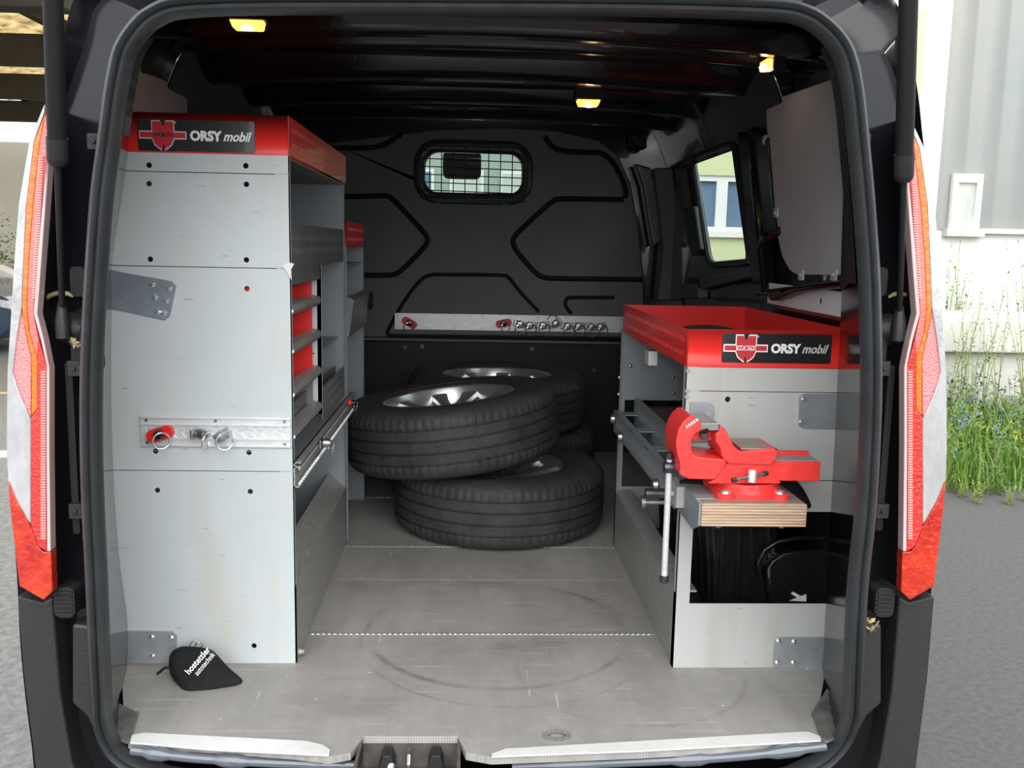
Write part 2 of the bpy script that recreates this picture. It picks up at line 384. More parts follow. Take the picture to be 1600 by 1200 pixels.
for side in (-1, 1):
    t = bpy.data.objects.new('tail_light', None); COL.objects.link(t); attach(t, van)
    for nm, (pts, m_, y_) in LP.items():
        q = [at(px, py, Y=y_) for px, py in lamp_poly(side, pts)]
        bm = nb(); prism(bm, [(p.x, p.z) for p in q], 'Y', y_, y_+.022)
        obj(nm, bm, m_, t, bevel=.002)
    hp = [(71,165),(48,221),(32,316),(25,403),(19,502),(14,580),(14,740),(26,850),(33,914),(68,934),(79,922),(76,860),(75,700),(75,578),(66,532),(56,490),(60,440),(66,360),(72,280),(75,200)]
    q = [at(px, py, Y=1.58) for px, py in lamp_poly(side, hp)]; bm = nb(); prism(bm, [(p.x, p.z) for p in q], 'Y', 1.575, 1.66); obj('lamp_housing', bm, M_CHAN, t)
    # fine ribs on the inner band
    for i0_, i1_ in ((0, 56), (84, 150)):
      bm = nb()
      for i in range(i0_, i1_):
        py = 245+i*4.0
        xa_ = 68 if py > 575 else (53 if 470 < py < 505 else 64-(py-245)*.045)
        c = at(*lamp_poly(side, [(xa_, py)])[0], Y=1.553); box(bm, c.x-.004, c.x+.004, 1.5515, 1.556, c.z-.0012, c.z+.0012)
      obj('band_ribs', bm, mat('rib_pink', (.86, .34, .32), .2), t)
# bumper corners below the lights
for side in (-1, 1):
    a = [(25,932),(35,1050),(54,1200),(75,1330),(240,1380),(150,1290),(112,1190),(94,1080),(84,960),(82,932),(68,942)]
    q = [at(*(p if side < 0 else (1487-p[0], p[1])), Y=1.59) for p in a]
    bm = nb(); prism(bm, [(p.x, p.z) for p in q], 'Y', 1.59, 1.7)
    bmesh.ops.triangulate(bm, faces=[f for f in bm.faces if len(f.verts) > 4]); obj('bumper_corner', bm, M_BUMPER, van, bevel=.006)
    # inner corner cover step with vent flap
    a = [(112,975),(140,978),(144,1020),(148,1100),(150,1150),(135,1120),(112,1100)]
    q = [at(*(p if side < 0 else (1490-p[0], p[1])), Y=1.585) for p in a]
    bm = nb(); prism(bm, [(p.x, p.z) for p in q], 'Y', 1.585, 1.68); obj('corner_cover', bm, M_BUMPER, van, bevel=.006)
    c = at(*((106, 937) if side < 0 else (1377, 937)), Y=1.60)
    bm = nb(); prism(bm, rrect(c.x-.018, c.x+.018, c.z-.028, c.z+.028, .012), 'Y', 1.585, 1.64)
    for i in range(6): box(bm, c.x-.015, c.x+.015, 1.581, 1.59, c.z-.022+i*.008, c.z-.019+i*.008)
    obj('vent_flap', bm, M_PLASTIC, van, bevel=.001)
    # body pressings in the channel
    for (px, py, ww, hh) in ((128, 545, .03, .09), (125, 440, .025, .05), (117, 700, .012, .3)):
        c = at(px if side < 0 else 1497-px, py, Y=1.60)
        bm = nb(); prism(bm, rrect(c.x-ww/2, c.x+ww/2, c.z-hh/2, c.z+hh/2, min(ww, hh)*.35), 'Y', 1.59, 1.66)
        obj('body_pressing', bm, M_CHAN, van, bevel=.004)
    for (px, py) in ((150, 222), (121, 797), (119, 575)):
        c = at(px if side < 0 else 1497-px, py, Y=1.585)
        bm = nb(); box(bm, c.x-.011, c.x+.011, 1.575, 1.60, c.z-.013, c.z+.013); lathe(bm, [(.004, -.004), (.004, .006)], 10, (c.x, 1.575, c.z), 'Y')
        obj('rubber_stop', bm, M_PLASTIC, van, bevel=.002)
    # gas strut: cylinder, collar, rod, ball socket
    sx = (lambda x: x) if side < 0 else (lambda x: 1502-x)
    st = bpy.data.objects.new('gas_strut', None); COL.objects.link(st); attach(st, van)
    dy = 0 if side < 0 else 25
    p0 = at(sx(98), 500+dy*.2, Y=1.575); p1 = at(sx(90), 255+dy, Y=1.49); p2 = at(sx(89), 215+dy, Y=1.478); p3_ = at(sx(78), -170, Y=1.36)
    bm = nb(); tube(bm, [p0+Vector((0, 0, .015)), p1], .0052, 12); obj('rod', bm, M_CHAN, st)
    bm = nb(); d = (p2-p1).normalized(); tube(bm, [p1-d*.004, p1+d*.002, p1+d*.01, p2], [.010, .0145, .0155, .0155], 20); obj('collar', bm, M_PLASTIC, st)
    bm = nb(); tube(bm, [p2, p3_, p3_+(p3_-p2).normalized()*.20], .0138, 20); obj('cylinder', bm, M_CHAN, st)
    bm = nb(); tube(bm, [p0+Vector((0, 0, -.035)), p0+Vector((0, 0, -.03)), p0+Vector((0, 0, 0)), p0+Vector((0, 0, .03))], [.004, .012, .012, .006], 14)
    tube(bm, [p0+Vector((0, 0, -.018)), p0+Vector((0, .05, -.018))], .008, 12); obj('ball_socket', bm, M_PLASTIC, st)
    # cable beside the strut
    bm = nb(); tube(bm, catmull([at(sx(80), 330, Y=1.60), at(sx(71), 400, Y=1.60), at(sx(66), 470, Y=1.60), at(sx(64), 520, Y=1.61)], 5, False), .003, 6); obj('cable', bm, M_PLASTIC, van)
    # grommet tube with pollen dust at the strut foot
    c = at(sx(98), 490, Y=1.62); bm = nb()
    tube(bm, [c+Vector((.045*math.cos(t_), .0, .045*math.sin(t_)-.01)) for t_ in [PI*i/12 for i in range(13)]], .004, 6); obj('dusty_rim', bm, M_DRY, van)
    c = at(sx(115), 515, Y=1.61); bm = nb(); lathe(bm, [(.022, -.02), (.03, 0), (.022, .02), (.006, .03)], 16, c, 'X'); obj('cable_grommet', bm, M_PLASTIC, van)

# dead leaves caught in the channel
def leaf_litter(px, py, n, s, lab):
    bm = nb()
    for i in range(n):
        c = at(px+random.uniform(-s, s), py+random.uniform(-s, s)*.7, Y=1.575)
        u = Vector((random.uniform(-1, 1), random.uniform(-.3, .3), random.uniform(-1, 1))).normalized()*.008; v = Vector((random.uniform(-1, 1), random.uniform(-1, 1), random.uniform(-1, 1))).normalized()*.005
        bm.faces.new([bm.verts.new(c+p) for p in (-u, v*.7, u, -v*.7)])
    tag(obj('leaf_litter', bm, M_DRY), lab, 'dry leaves', kind='stuff')
leaf_litter(1360, 975, 26, 12, 'dry pale leaf litter below the vent flap right of the door seal')
leaf_litter(118, 533, 14, 9, 'dry leaf crumbs at the foot of the left gas strut')

# open tailgate above the opening
bm = nb()
def tg(u, v, h): return Vector((.02+u, 1.58-v*.80, 1.44+v*.60+h))
outl = [(-.62, 0), (-.70, .3), (-.72, .8), (-.66, 1.25), (-.4, 1.32), (.4, 1.32), (.66, 1.25), (.72, .8), (.70, .3), (.62, 0)]
A = [bm.verts.new(tg(u, v, 0)) for u, v in outl]; B = [bm.verts.new(tg(u, v, .05)) for u, v in outl]
bm.faces.new(A); bm.faces.new(B[::-1])
for i in range(len(A)): bm.faces.new((A[i], A[(i+1) % 10], B[(i+1) % 10], B[i]))
obj('tailgate', bm, M_BLACKIN, van, bevel=.01)
bm = nb(); inn = [(-.52, .12), (-.56, .5), (.56, .5), (.52, .12)]
A = [bm.verts.new(tg(u, v, -.004)) for u, v in inn]; bm.faces.new(A); obj('tailgate_glass', bm, M_GLOSSP, van)

for gp in ([(186,1098),(217,1113),(202,1160),(178,1152),(170,1125)], [(1268,1112),(1286,1160),(1308,1152),(1322,1120),(1316,1078),(1294,1072)]):
    q = [at(*p, Z=.006) for p in gp]; bm = nb(); prism(bm, [(p.x, p.y) for p in q], 'Z', .0, .006); obj('corner_gusset', bm, mat('dusty_paint', (.20, .19, .18), .5, var=.6, vscale=18), van, bevel=.002)
# sill: latch recess, striker and guard strips
bm = nb(); c0 = at(568, 1150, Z=-.004); c1 = at(715, 1150, Z=-.004)
x0, x1, yb = c0.x, c1.x, c0.y
box(bm, x0, x1, yb-.006, yb, -.06, -.004); box(bm, x0-.006, x0, 1.46, yb, -.06, -.004); box(bm, x1, x1+.006, 1.46, yb, -.06, -.004); box(bm, x0, x1, 1.46, yb, -.066, -.06)
obj('latch_recess', bm, mat('dusty_recess', (.13, .115, .10), .6, var=.5, vscale=25), van)
bm = nb()
for cx, hh in ((x0+.047, .04), (x1-.038, .03)):
    bm = nb(); prism(bm, [(cx-.014, -.06), (cx-.014, -.03), (cx-.008, -.012), (cx+.008, -.012), (cx+.014, -.03), (cx+.014, -.06)], 'Y', yb-.055, yb-.018)
    obj('striker_guide', bm, M_PLASTIC, van, bevel=.003)
bm = nb(); cx = (x0+x1)/2; tube(bm, [(cx, yb-.06, -.06), (cx, yb-.06, -.025), (cx, yb-.05, -.014), (cx, yb-.03, -.014), (cx, yb-.02, -.025), (cx, yb-.02, -.06)], .004, 8); obj('striker', bm, M_STEEL, van)
bm = nb(); tube(bm, [(x0+.05, yb-.075, -.055), (x0+.055, yb-.05, -.03)], .007, 10); obj('striker_pin', bm, M_ALUB, van)
for pts in ([(205, 1172), (300, 1184), (430, 1192), (560, 1196)], [(800, 1198), (1000, 1190), (1150, 1182), (1290, 1166)]):
    P_ = [at(*p, Y=1.545) for p in pts]; bm = nb(); cp = catmull(P_, 10, False)
    tube(bm, cp, [.008+.004*(i % 10 in (4, 5, 6)) for i in range(len(cp))], 10)
    obj('sill_guard', bm, mat('blue_grey_plastic', (.10, .115, .14), .3, 0, .5, coat=.5), van)

# cab in front of the partition
bm = nb()
box(bm, -.86, .88, 4.1, 5.0, 1.52, 1.56); box(bm, -.88, -.84, 4.1, 5.9, -.3, .95); box(bm, .86, .90, 4.1, 5.9, -.3, .95)
box(bm, -.86, .88, 5.35, 5.9, .3, .93); box(bm, -.86, .88, 4.1, 5.9, -.35, -.3); box(bm, -.80, .82, 5.9, 6.5, -.2, .72)
obj('cab_shell', bm, M_PLASTIC, van, bevel=.02)
bm = nb()
for s in (-1, 1):
    tube(bm, [(.02+s*.80, 4.9, 1.53), (.02+s*.82, 5.4, 1.25), (.02+s*.84, 5.9, .9)], .035, 8); tube(bm, [(.02+s*.82, 4.15, 1.53), (.02+s*.84, 4.15, .9)], .05, 8)
tube(bm, [(-.8, 4.95, 1.53), (.84, 4.95, 1.53)], .04, 8); obj('cab_pillars', bm, M_PLASTIC, van)
for cx in (-.42, .45):
    bm = nb(); prism(bm, rrect(cx-.25, cx+.25, .25, 1.02, .09), 'Y', 4.35, 4.5); obj('cab_seat_back', bm, M_CLOTH, van, bevel=.03)
bm = nb(); c = at(722, 258, Y=5.0); prism(bm, rrect(c.x-.10, c.x+.10, c.z-.07, c.z+.07, .03), 'Y', 4.98, 5.04); tube(bm, [(c.x, 5.02, c.z), (c.x, 5.0, 1.53)], .015, 8); obj('rear_view_mirror', bm, M_PLASTIC, van, bevel=.01)

# ================================================================== INTERIOR SHELL (the setting)
def struct(name, bm, m, parent=None, **k):
    o = obj(name, bm, m, parent, **k)
    if parent is None: o['kind'] = 'structure'
    return o
# floor board
def Z0(px, py): p = at(px, py, Z=0); return (p.x, p.y)
fo = [Z0(200,1158), Z0(330,1166), Z0(455,1175), Z0(515,1182), Z0(548,1176), Z0(568,1150), Z0(715,1150), Z0(728,1176), Z0(768,1183), Z0(1000,1174), Z0(1285,1157), Z0(1270,1112), (.70, 1.70), (.775, 1.86), (.84, 1.90), (.84, 4.0), (-.80, 4.0), (-.80, 1.90), (-.715, 1.87), Z0(193,1108), Z0(217,1112)]
hole = [Z0(x, y) for x, y in [(870+15*math.cos(a), 1150+6*math.sin(a)) for a in [2*PI*i/16 for i in range(16)]]]
bm = nb(); plate(bm, fo, [hole], 'Z', 0, -.014)
def floor_mat():
    m = bpy.data.materials.new('plywood_floor'); m.use_nodes = True; N = m.node_tree.nodes; L = m.node_tree.links; b = N['Principled BSDF']
    tc = N.new('ShaderNodeTexCoord')
    def noise(sc, st=(1, 1, 1), det=6, rg=.6):
        mp = N.new('ShaderNodeMapping'); mp.inputs['Scale'].default_value = st; L.new(tc.outputs['Object'], mp.inputs[0])
        n = N.new('ShaderNodeTexNoise'); n.inputs['Scale'].default_value = sc; n.inputs['Detail'].default_value = det; n.inputs['Roughness'].default_value = rg
        L.new(mp.outputs[0], n.inputs['Vector']); return n.outputs['Fac']
    def ramp(s, a, b_, c0=(0, 0, 0), c1=(1, 1, 1)):
        r = N.new('ShaderNodeValToRGB'); r.color_ramp.elements[0].position = a; r.color_ramp.elements[1].position = b_
        r.color_ramp.elements[0].color = (*c0, 1); r.color_ramp.elements[1].color = (*c1, 1); L.new(s, r.inputs[0]); return r.outputs[0]
    def mix(f, a, b_, mode='MIX'):
        x = N.new('ShaderNodeMixRGB'); x.blend_type = mode
        for i, v in ((0, f), (1, a), (2, b_)):
            if hasattr(v, 'links'): L.new(v, x.inputs[i])
            elif isinstance(v, tuple): x.inputs[i].default_value = (*v, 1)
            else: x.inputs[i].default_value = v
        return x.outputs[0]
    base = ramp(noise(2.2), .3, .7, (.33, .315, .30), (.43, .41, .385))
    base = mix(ramp(noise(7, (2.2, .35, 1)), .50, .80, (0, 0, 0), (.5, .5, .5)), base, (.24, .23, .22))
    base = mix(ramp(noise(22), .50, .80, (0, 0, 0), (.5, .5, .5)), base, (.50, .47, .44))
    base = mix(ramp(noise(5, (1, .25, 1)), .5, .75), base, (.50, .475, .445))
    base = mix(ramp(noise(3.3, (.7, 1.2, 1)), .58, .80), base, (.24, .20, .17))
    # brushed fine weave of the anti-slip face
    wv = N.new('ShaderNodeTexWave'); wv.bands_direction = 'X'; wv.inputs['Scale'].default_value = 62; wv.inputs['Distortion'].default_value = .4
    L.new(tc.outputs['Object'], wv.inputs['Vector'])
    w2 = N.new('ShaderNodeTexWave'); w2.bands_direction = 'Y'; w2.inputs['Scale'].default_value = 62; w2.inputs['Distortion'].default_value = .4
    L.new(tc.outputs['Object'], w2.inputs['Vector'])
    grid = mix(1.0, wv.outputs[0], w2.outputs[0], 'MULTIPLY')
    g2 = N.new('ShaderNodeMixRGB'); g2.inputs[0].default_value = .25; L.new(base, g2.inputs[1]); 
    mm = mix(1.0, base, grid, 'MULTIPLY'); L.new(mm, g2.inputs[2]); base = g2.outputs[0]
    # scratches
    base = mix(ramp(noise(4, (1, 40, 1), 2), .66, .70), base, (.50, .46, .42)); base = mix(ramp(noise(6, (9, 9, 1), 2), .745, .76), base, (.75, .72, .66))
    base = mix(ramp(noise(3, (30, 1.2, 1), 3), .70, .74), base, (.55, .50, .44))
    base = mix(ramp(noise(2.5, (1.5, 22, 1), 3), .71, .75), base, (.56, .44, .34))
    # round scuff left by a tyre that stood here, and smaller dark rubs
    for (cx, cy, r0, wd, stg) in ((.075, 2.07, .30, .012, .55), (.09, 2.02, .325, .006, .35), (.35, 1.86, .24, .008, .3)):
        sp = N.new('ShaderNodeVectorMath'); sp.operation = 'DISTANCE'; sp.inputs[1].default_value = (cx, cy, 0); L.new(tc.outputs['Object'], sp.inputs[0])
        s1 = N.new('ShaderNodeMath'); s1.operation = 'SUBTRACT'; s1.inputs[1].default_value = r0; L.new(sp.outputs['Value'], s1.inputs[0])
        s2 = N.new('ShaderNodeMath'); s2.operation = 'ABSOLUTE'; L.new(s1.outputs[0], s2.inputs[0])
        mr = N.new('ShaderNodeMapRange'); mr.inputs['From Min'].default_value = wd; mr.inputs['From Max'].default_value = 0; mr.inputs['To Max'].default_value = stg; L.new(s2.outputs[0], mr.inputs[0])
        fm = N.new('ShaderNodeMath'); fm.operation = 'MULTIPLY'; L.new(mr.outputs[0], fm.inputs[0]); L.new(ramp(noise(3.1+cx*9), .42, .62), fm.inputs[1])
        base = mix(fm.outputs[0], base, (.08, .06, .05))
    L.new(base, b.inputs['Base Color']); b.inputs['Roughness'].default_value = .5; b.inputs['Specular IOR Level'].default_value = .4
    bu = N.new('ShaderNodeBump'); bu.inputs['Strength'].default_value = .12; bu.inputs['Distance'].default_value = .003; L.new(grid, bu.inputs['Height']); L.new(bu.outputs[0], b.inputs['Normal'])
    return m
M_FLOOR = floor_mat()
floor = struct('floor', bm, M_FLOOR); tag(floor, 'scuffed grey brown plywood load floor of the van')
for (y_, xa, xb) in ((2.038, -.355, .437), (2.668, -.38, .44), (3.209, -.36, -.1)):
    bm = nb(); x = xa
    box(bm, xa, xb, y_-.0022, y_+.0022, 0, .0012)
    i = 0
    while x < xb-.012:
        lathe(bm, [(.0001, .0055), (.003, .004), (.0052, .001)], 8, (x+.006, y_, 0)); x += .0125; i += 1
    o = obj('joint_strip', bm, M_ALUB, floor); o['label'] = 'beaded aluminium joint strip'
bm = nb(); box(bm, -.36, .43, 2.391, 2.3925, .0, .0008); obj('floor_joint', bm, M_LIP, floor)
bm = nb(); plate(bm, [Z0(870+23*math.cos(a), 1150+10*math.sin(a)) for a in [2*PI*i/20 for i in range(20)]], [hole], 'Z', .001, -.004); obj('drain_eyelet', bm, M_LIP, floor)
hc = at(870, 1150, Z=0); bm = nb(); lathe(bm, [(.021, -.012), (.021, -.06), (.0001, -.06)], 20, (hc.x, hc.y, 0), caps=False); obj('hole_darkener', bm, M_GROOVE, floor)  # black cup added under the floor so the hole looks dark
for i, pts in enumerate(([(203,1151),(225,1147),(480,1160),(505,1166),(516,1174),(514,1183),(330,1174),(203,1163)], [(768,1185),(768,1180),(790,1172),(1262,1145),(1283,1153),(1283,1160),(1000,1176)])):
    q = [Z0(*p) for p in pts]; bm = nb(); prism(bm, q, 'Z', .0005, .0035)
    o = struct('trim_%d' % (i+1), bm, M_TRIMW, bevel=.001)
    tag(o, ['bright worn sill strip left of the latch recess', 'bright worn sill strip right of the latch recess'][i])

# ceiling with pressed cross members
bm = nb(); prism(bm, [(-.56, 1.87), (.60, 1.87), (.80, 2.35), (.84, 2.6), (.84, 4.05), (-.80, 4.05), (-.80, 2.6), (-.76, 2.35)], 'Z', 1.405, 1.42)
ceil_ = struct('ceiling', bm, M_BLACKIN); tag(ceil_, 'glossy black painted roof panel inside the van')
for (y_, wd, dz) in ((2.30, .05, .035), (2.47, .035, .03), (2.80, .09, .05), (2.95, .03, .03), (3.28, .07, .045), (3.7, .06, .04)):
    bm = nb(); rr = []
    for i in range(17):
        u = -.78+1.6*i/16; sag = .03*(abs(u-.02)/.8)**2
        rr.append([Vector((u, y_+a*wd, 1.408-sag-b*dz)) for a, b in ((-1, -.3), (-.7, .7), (-.4, 1), (.4, 1), (.7, .7), (1, -.3))])
    loft(bm, rr, closed=False); obj('cross_member', bm, M_BLACKIN, ceil_, sharp=60)
for s, X_ in ((-1, -.80), (1, .84)):
    bm = nb(); prism(bm, [(X_, 1.41), (X_-s*.10, 1.41), (X_-s*.05, 1.33), (X_-s*.015, 1.25), (X_, 1.2)], 'Y', 2.5, 4.03); obj('roof_rail', bm, M_BLACKIN, ceil_, bevel=.006)

# right wall with the sliding door window
WX = .84
wq = [at(*p, X=WX) for p in ((1086,250),(1092,246),(1140,229),(1147,229),(1150,235),(1172,392),(1172,405),(1166,407),(1120,411),(1113,408),(1109,398),(1086,256))]
win = [(p.y, p.z) for p in wq]
bm = nb(); plate(bm, [(1.90, -.03), (4.05, -.03), (4.05, 1.42), (2.5, 1.42), (1.90, 1.18)], [win], 'X', WX, WX+.008)
wr = struct('wall_right', bm, M_BLACKIN); tag(wr, 'black inner side wall behind the low shelf unit')
bm = nb(); A = [bm.verts.new((WX+.005, a, b)) for a, b in win]; bm.faces.new(A)
o = struct('window_1', bm, M_GLASS); tag(o, 'sliding door window showing the yellow building outside')
cy = sum(a for a, b in win)/len(win); cz = sum(b for a, b in win)/len(win)
bm = nb(); tube(bm, [(WX-.004, cy+(a-cy)*1.02, cz+(b-cz)*1.03) for a, b in win], .012, 8, closed=True); obj('window_rubber', bm, M_RUBBER, o)
# inner posts, ledge and latch of the sliding door
def rib(bm, pts, X0, X1): q = [at(*p, X=X0) for p in pts]; prism(bm, [(p.y, p.z) for p in q], 'X', X0, X1)
bm = nb(); rib(bm, [(1150,205),(1168,215),(1192,462),(1176,462)], WX-.045, WX); obj('door_post', bm, M_BLACKIN, wr, bevel=.01)
bm = nb(); rib(bm, [(1090,436),(1175,418),(1175,432),(1095,452)], WX-.03, WX); obj('door_ledge', bm, M_PART, wr, bevel=.008)
bm = nb(); rib(bm, [(1066,322),(1084,322),(1094,390),(1080,400),(1074,385)], WX-.03, WX); obj('door_cushion', bm, mat('grey_foam', (.06, .07, .07), .6), wr, bevel=.008)
bm = nb(); rib(bm, [(1060,448),(1066,443),(1084,443),(1090,450),(1090,466),(1060,466)], WX-.04, WX); obj('door_latch', bm, M_PART, wr, bevel=.008)
bm = nb(); rib(bm, [(1052,262),(1062,262),(1072,330),(1062,330)], WX-.03, WX); obj('door_seal_strip', bm, M_PART, wr, bevel=.006)
bm = nb(); rib(bm, [(1165,200),(1200,212),(1208,320),(1215,362),(1192,372),(1183,330)], WX-.03, WX); obj('side_post_panel', bm, mat('satin_black_panel', (.022, .022, .025), .3, coat=.5), wr, bevel=.012)
bm = nb(); tube(bm, catmull([at(1189, 385, X=WX-.035), at(1193, 373, X=WX-.045), at(1205, 366, X=WX-.04), at(1222, 360, X=WX-.02)], 5, False), .012, 8); obj('side_post_lip', bm, M_BLACKIN, wr)
bm = nb(); rib(bm, [(1195,452),(1318,436),(1318,448),(1240,456),(1200,470)], WX-.06, WX); obj('lower_ledge', bm, mat('brownish_ledge', (.05, .045, .045), .35, var=.5, vscale=20), wr, bevel=.01)
# grey cover boards over the rear quarter windows
def board(pts, X0, X1, lab, tabs, s):
    q = [at(*p, X=X0) for p in pts]; bm = nb(); prism(bm, [(p.y, p.z) for p in q], 'X', X0, X1)
    o = tag(obj('window_cover_board', bm, M_BOARDGREY, bevel=.001), lab, 'board')
    for (px, py) in tabs:
        c = at(px, py, X=X0-.002*s); bm = nb(); box(bm, c.x-.003, c.x+.003, c.y-.013, c.y+.013, c.z-.012, c.z+.012); lathe(bm, [(.005, -.006), (.005, .006)], 10, c, 'X')
        obj('fixing_clip', bm, M_ALU, o)
board([(1197,180),(1199,165),(1206,157),(1305,122),(1330,118),(1345,200),(1345,430),(1245,429),(1234,422),(1222,400),(1213,360),(1205,300)], .815, .822, 'grey board covering the right rear side window above the low shelf', [(1195,219),(1213,332),(1252,430),(1303,430)], 1)
board([(150,95),(212,112),(235,118),(262,130),(280,140),(288,150),(289,185),(289,300),(150,300)], -.785, -.778, 'grey board over the left side window above the tall shelf', [(215, 112), (268, 133)], -1)
bm = nb(); plate(bm, [(1.92, -.03), (4.05, -.03), (4.05, 1.42), (2.5, 1.42), (1.92, 1.18)], [], 'X', -.795, -.81)
tag(struct('wall_left', bm, M_BLACKIN), 'black inner side wall behind the tall shelf unit')

# partition (rear wall of the cab)
YP = 4.0
def PY(pts, y=YP): return [(p.x, p.z) for p in (at(*q, Y=y) for q in pts)]
c0 = at(664, 236, Y=YP); c1 = at(815, 304, Y=YP); wx0, wx1, wz1, wz0 = c0.x, c1.x, c0.z, c1.z
wh = rrect(wx0, wx1, wz0, wz1, .06, 6)
bm = nb(); plate(bm, [(-.80, -.03), (.84, -.03), (.84, 1.42), (-.80, 1.42)], [wh], 'Y', YP+.03, YP+.06)
wb = struct('wall_back', bm, M_BLACKIN); tag(wb, 'grey steel partition behind the tyres with ribbed pressings and a barred window')
bm = nb(); plate(bm, PY([(420,528),(420,235),(520,222),(620,208),(700,200),(790,198),(870,203),(935,218),(965,240),(985,285),(998,350),(1006,430),(1008,528)]), [wh], 'Y', YP, YP+.03); obj('partition_panel', bm, M_PART, wb, bevel=.01)
bm = nb(); prism(bm, PY([(420,532),(1010,532),(1010,800),(420,800)], YP-.02), 'Y', YP-.02, YP+.03); obj('lower_partition', bm, M_CHAN, wb, bevel=.01)
bm = nb(); a, b_ = at(420, 524, Y=YP-.02), at(1010, 534, Y=YP-.02); prism(bm, [(a.x, a.z-.012), (a.x, a.z), (b_.x, b_.z), (b_.x, b_.z-.012)], 'Y', YP-.05, YP); obj('partition_ledge', bm, M_PART, wb, bevel=.003)
def groove(pts, r=.011, closed=False):
    q = catmull([at(*p, Y=YP-.001) for p in pts], 4, closed); bm = nb(); tube(bm, [p+Vector((0, 0, 0)) for p in q], r, 8, closed)
    for v in bm.verts: v.co.y = YP-.001+(v.co.y-YP+.001)*.35
    obj('pressed_rib', bm, M_GROOVE, wb)
groove([(500,308),(560,307),(600,306),(612,310),(630,328),(655,355),(667,370),(666,382),(650,400),(632,418),(618,428),(600,430),(560,430),(500,430)])
groove([(975,312),(920,311),(875,311),(862,316),(845,330),(815,358),(803,372),(803,384),(815,402),(835,424),(848,433),(870,435),(940,436),(1004,437)])
groove([(851,213),(862,228),(880,236),(915,238),(940,240),(958,255),(972,280),(978,300),(976,310)])
groove([(520,231),(575,231),(600,226),(620,214),(628,207)])
groove([(604,522),(612,505),(632,470),(655,440),(672,430),(700,429),(780,430),(795,434),(812,455),(842,487)], .008)
groove([(604,524),(640,525),(800,527),(960,530)], .008)
groove([(893,490),(884,478),(885,468),(895,465),(960,465)], .008)
# window frame, glass and wire grille
bm = nb(); fr = rrect(wx0-.022, wx1+.022, wz0-.022, wz1+.024, .075, 6); tube(bm, [(a, YP-.006, b) for a, b in fr], .024, 10, closed=True)
for v in bm.verts: v.co.y = YP-.006+(v.co.y-YP+.006)*.6
wf = obj('window_surround', bm, M_RUBBER, wb)
bm = nb(); A = [bm.verts.new((a, YP+.02, b)) for a, b in wh]; bm.faces.new(A); o = struct('window_2', bm, M_GLASSP); tag(o, 'small barred window in the partition looking into the cab')
bm = nb()
gx0, gx1, gz0, gz1 = wx0-.02, wx1+.02, wz0-.02, wz1+.02
for i in range(9):
    x = at(671.5+i*18.4, 270, Y=YP-.02).x; tube(bm, [(x, YP-.022, gz0), (x, YP-.022, gz1)], .0022, 6)
for i in range(7):
    z = at(740, 238.5+i*12.3, Y=YP-.02).z; tube(bm, [(gx0, YP-.024, z+.004), (gx1, YP-.024, z-.004)], .0022, 6)
tube(bm, [(a, YP-.022, b) for a, b in rrect(gx0, gx1, gz0, gz1, .06, 5)], .003, 6, closed=True)
g = obj('wire_grille', bm, M_CHAN, wb)
for px in (683, 789):
    c = at(px, 323, Y=YP-.01); bm = nb(); box(bm, c.x-.012, c.x+.012, YP-.012, YP-.006, c.z-.014, c.z+.02); lathe(bm, [(.006, -.006), (.006, .002)], 10, (c.x, YP-.012, c.z), 'Y'); obj('grille_tab', bm, M_PART, wb)
for (px, py) in ((633, 543), (831, 545), (928, 578), (660, 541)):
    c = at(px, py, Y=YP-.02); bm = nb(); lathe(bm, [(.009, -.008), (.009, .002)], 10, (c.x, YP-.02, c.z), 'Y'); obj('bolt', bm, M_DARKST, wb)
# body posts beside the partition
for (pts, y0, y1, m_) in (([(992,255),(1018,262),(1032,330),(1037,372),(1020,388),(1012,340),(1004,290)], 3.93, 4.0, mat('blue_grey_post', (.075, .09, .095), .35)),
                          ([(1022,262),(1052,262),(1060,330),(1058,470),(1028,470),(1036,380)], 3.88, 3.99, M_PART),
                          ([(985,205),(1010,216),(1012,232),(990,228)], 3.9, 4.0, M_CHAN)):
    bm = nb(); prism(bm, PY(pts, y0), 'Y', y0, y1); obj('body_post', bm, m_, wb, bevel=.01)

# roof lamps
def lamp(px, py, w_, lab, side=False, zl=1.375):
    c = at(px, py, Z=zl)
    if side: c = at(px, py, X=.725)
    t = thing('interior_lamp', lab, 'lamp', c)
    bm = nb()
    if side: box(bm, c.x-.006, c.x+.01, c.y-w_/2, c.y+w_/2, c.z-.012, c.z+.012)
    else: prism(bm, [(c.x-w_/2, c.z+.006), (c.x-w_/2*.8, c.z-.012), (c.x+w_/2*.8, c.z-.012), (c.x+w_/2, c.z+.006)], 'Y', c.y-.02, c.y+.02)
    obj('lens', bm, M_LAMP, t, bevel=.003)
    bm = nb(); lathe(bm, [(.0001, -.02), (.008, -.012), (.009, 0), (.008, .012), (.0001, .02)], 12, (c.x, c.y-.012, c.z-.008), 'X'); obj('bulb', bm, M_LAMPC, t)
    bm = nb(); box(bm, c.x-w_/2-.006, c.x+w_/2+.006, c.y-.026, c.y+.026, c.z+.006, 1.405) if not side else box(bm, c.x+.01, c.x+.04, c.y-w_/2-.005, c.y+w_/2+.005, c.z-.017, c.z+.017)
    obj('lamp_base', bm, M_CHAN, t)
lamp(388, 38, .078, 'lit amber roof lamp at the upper left, near the door')
lamp(919, 160, .072, 'lit amber roof lamp deep in the van right of the partition window', zl=1.325)
lamp(1196, 102, .06, 'small lit lamp high on the right side wall', True)

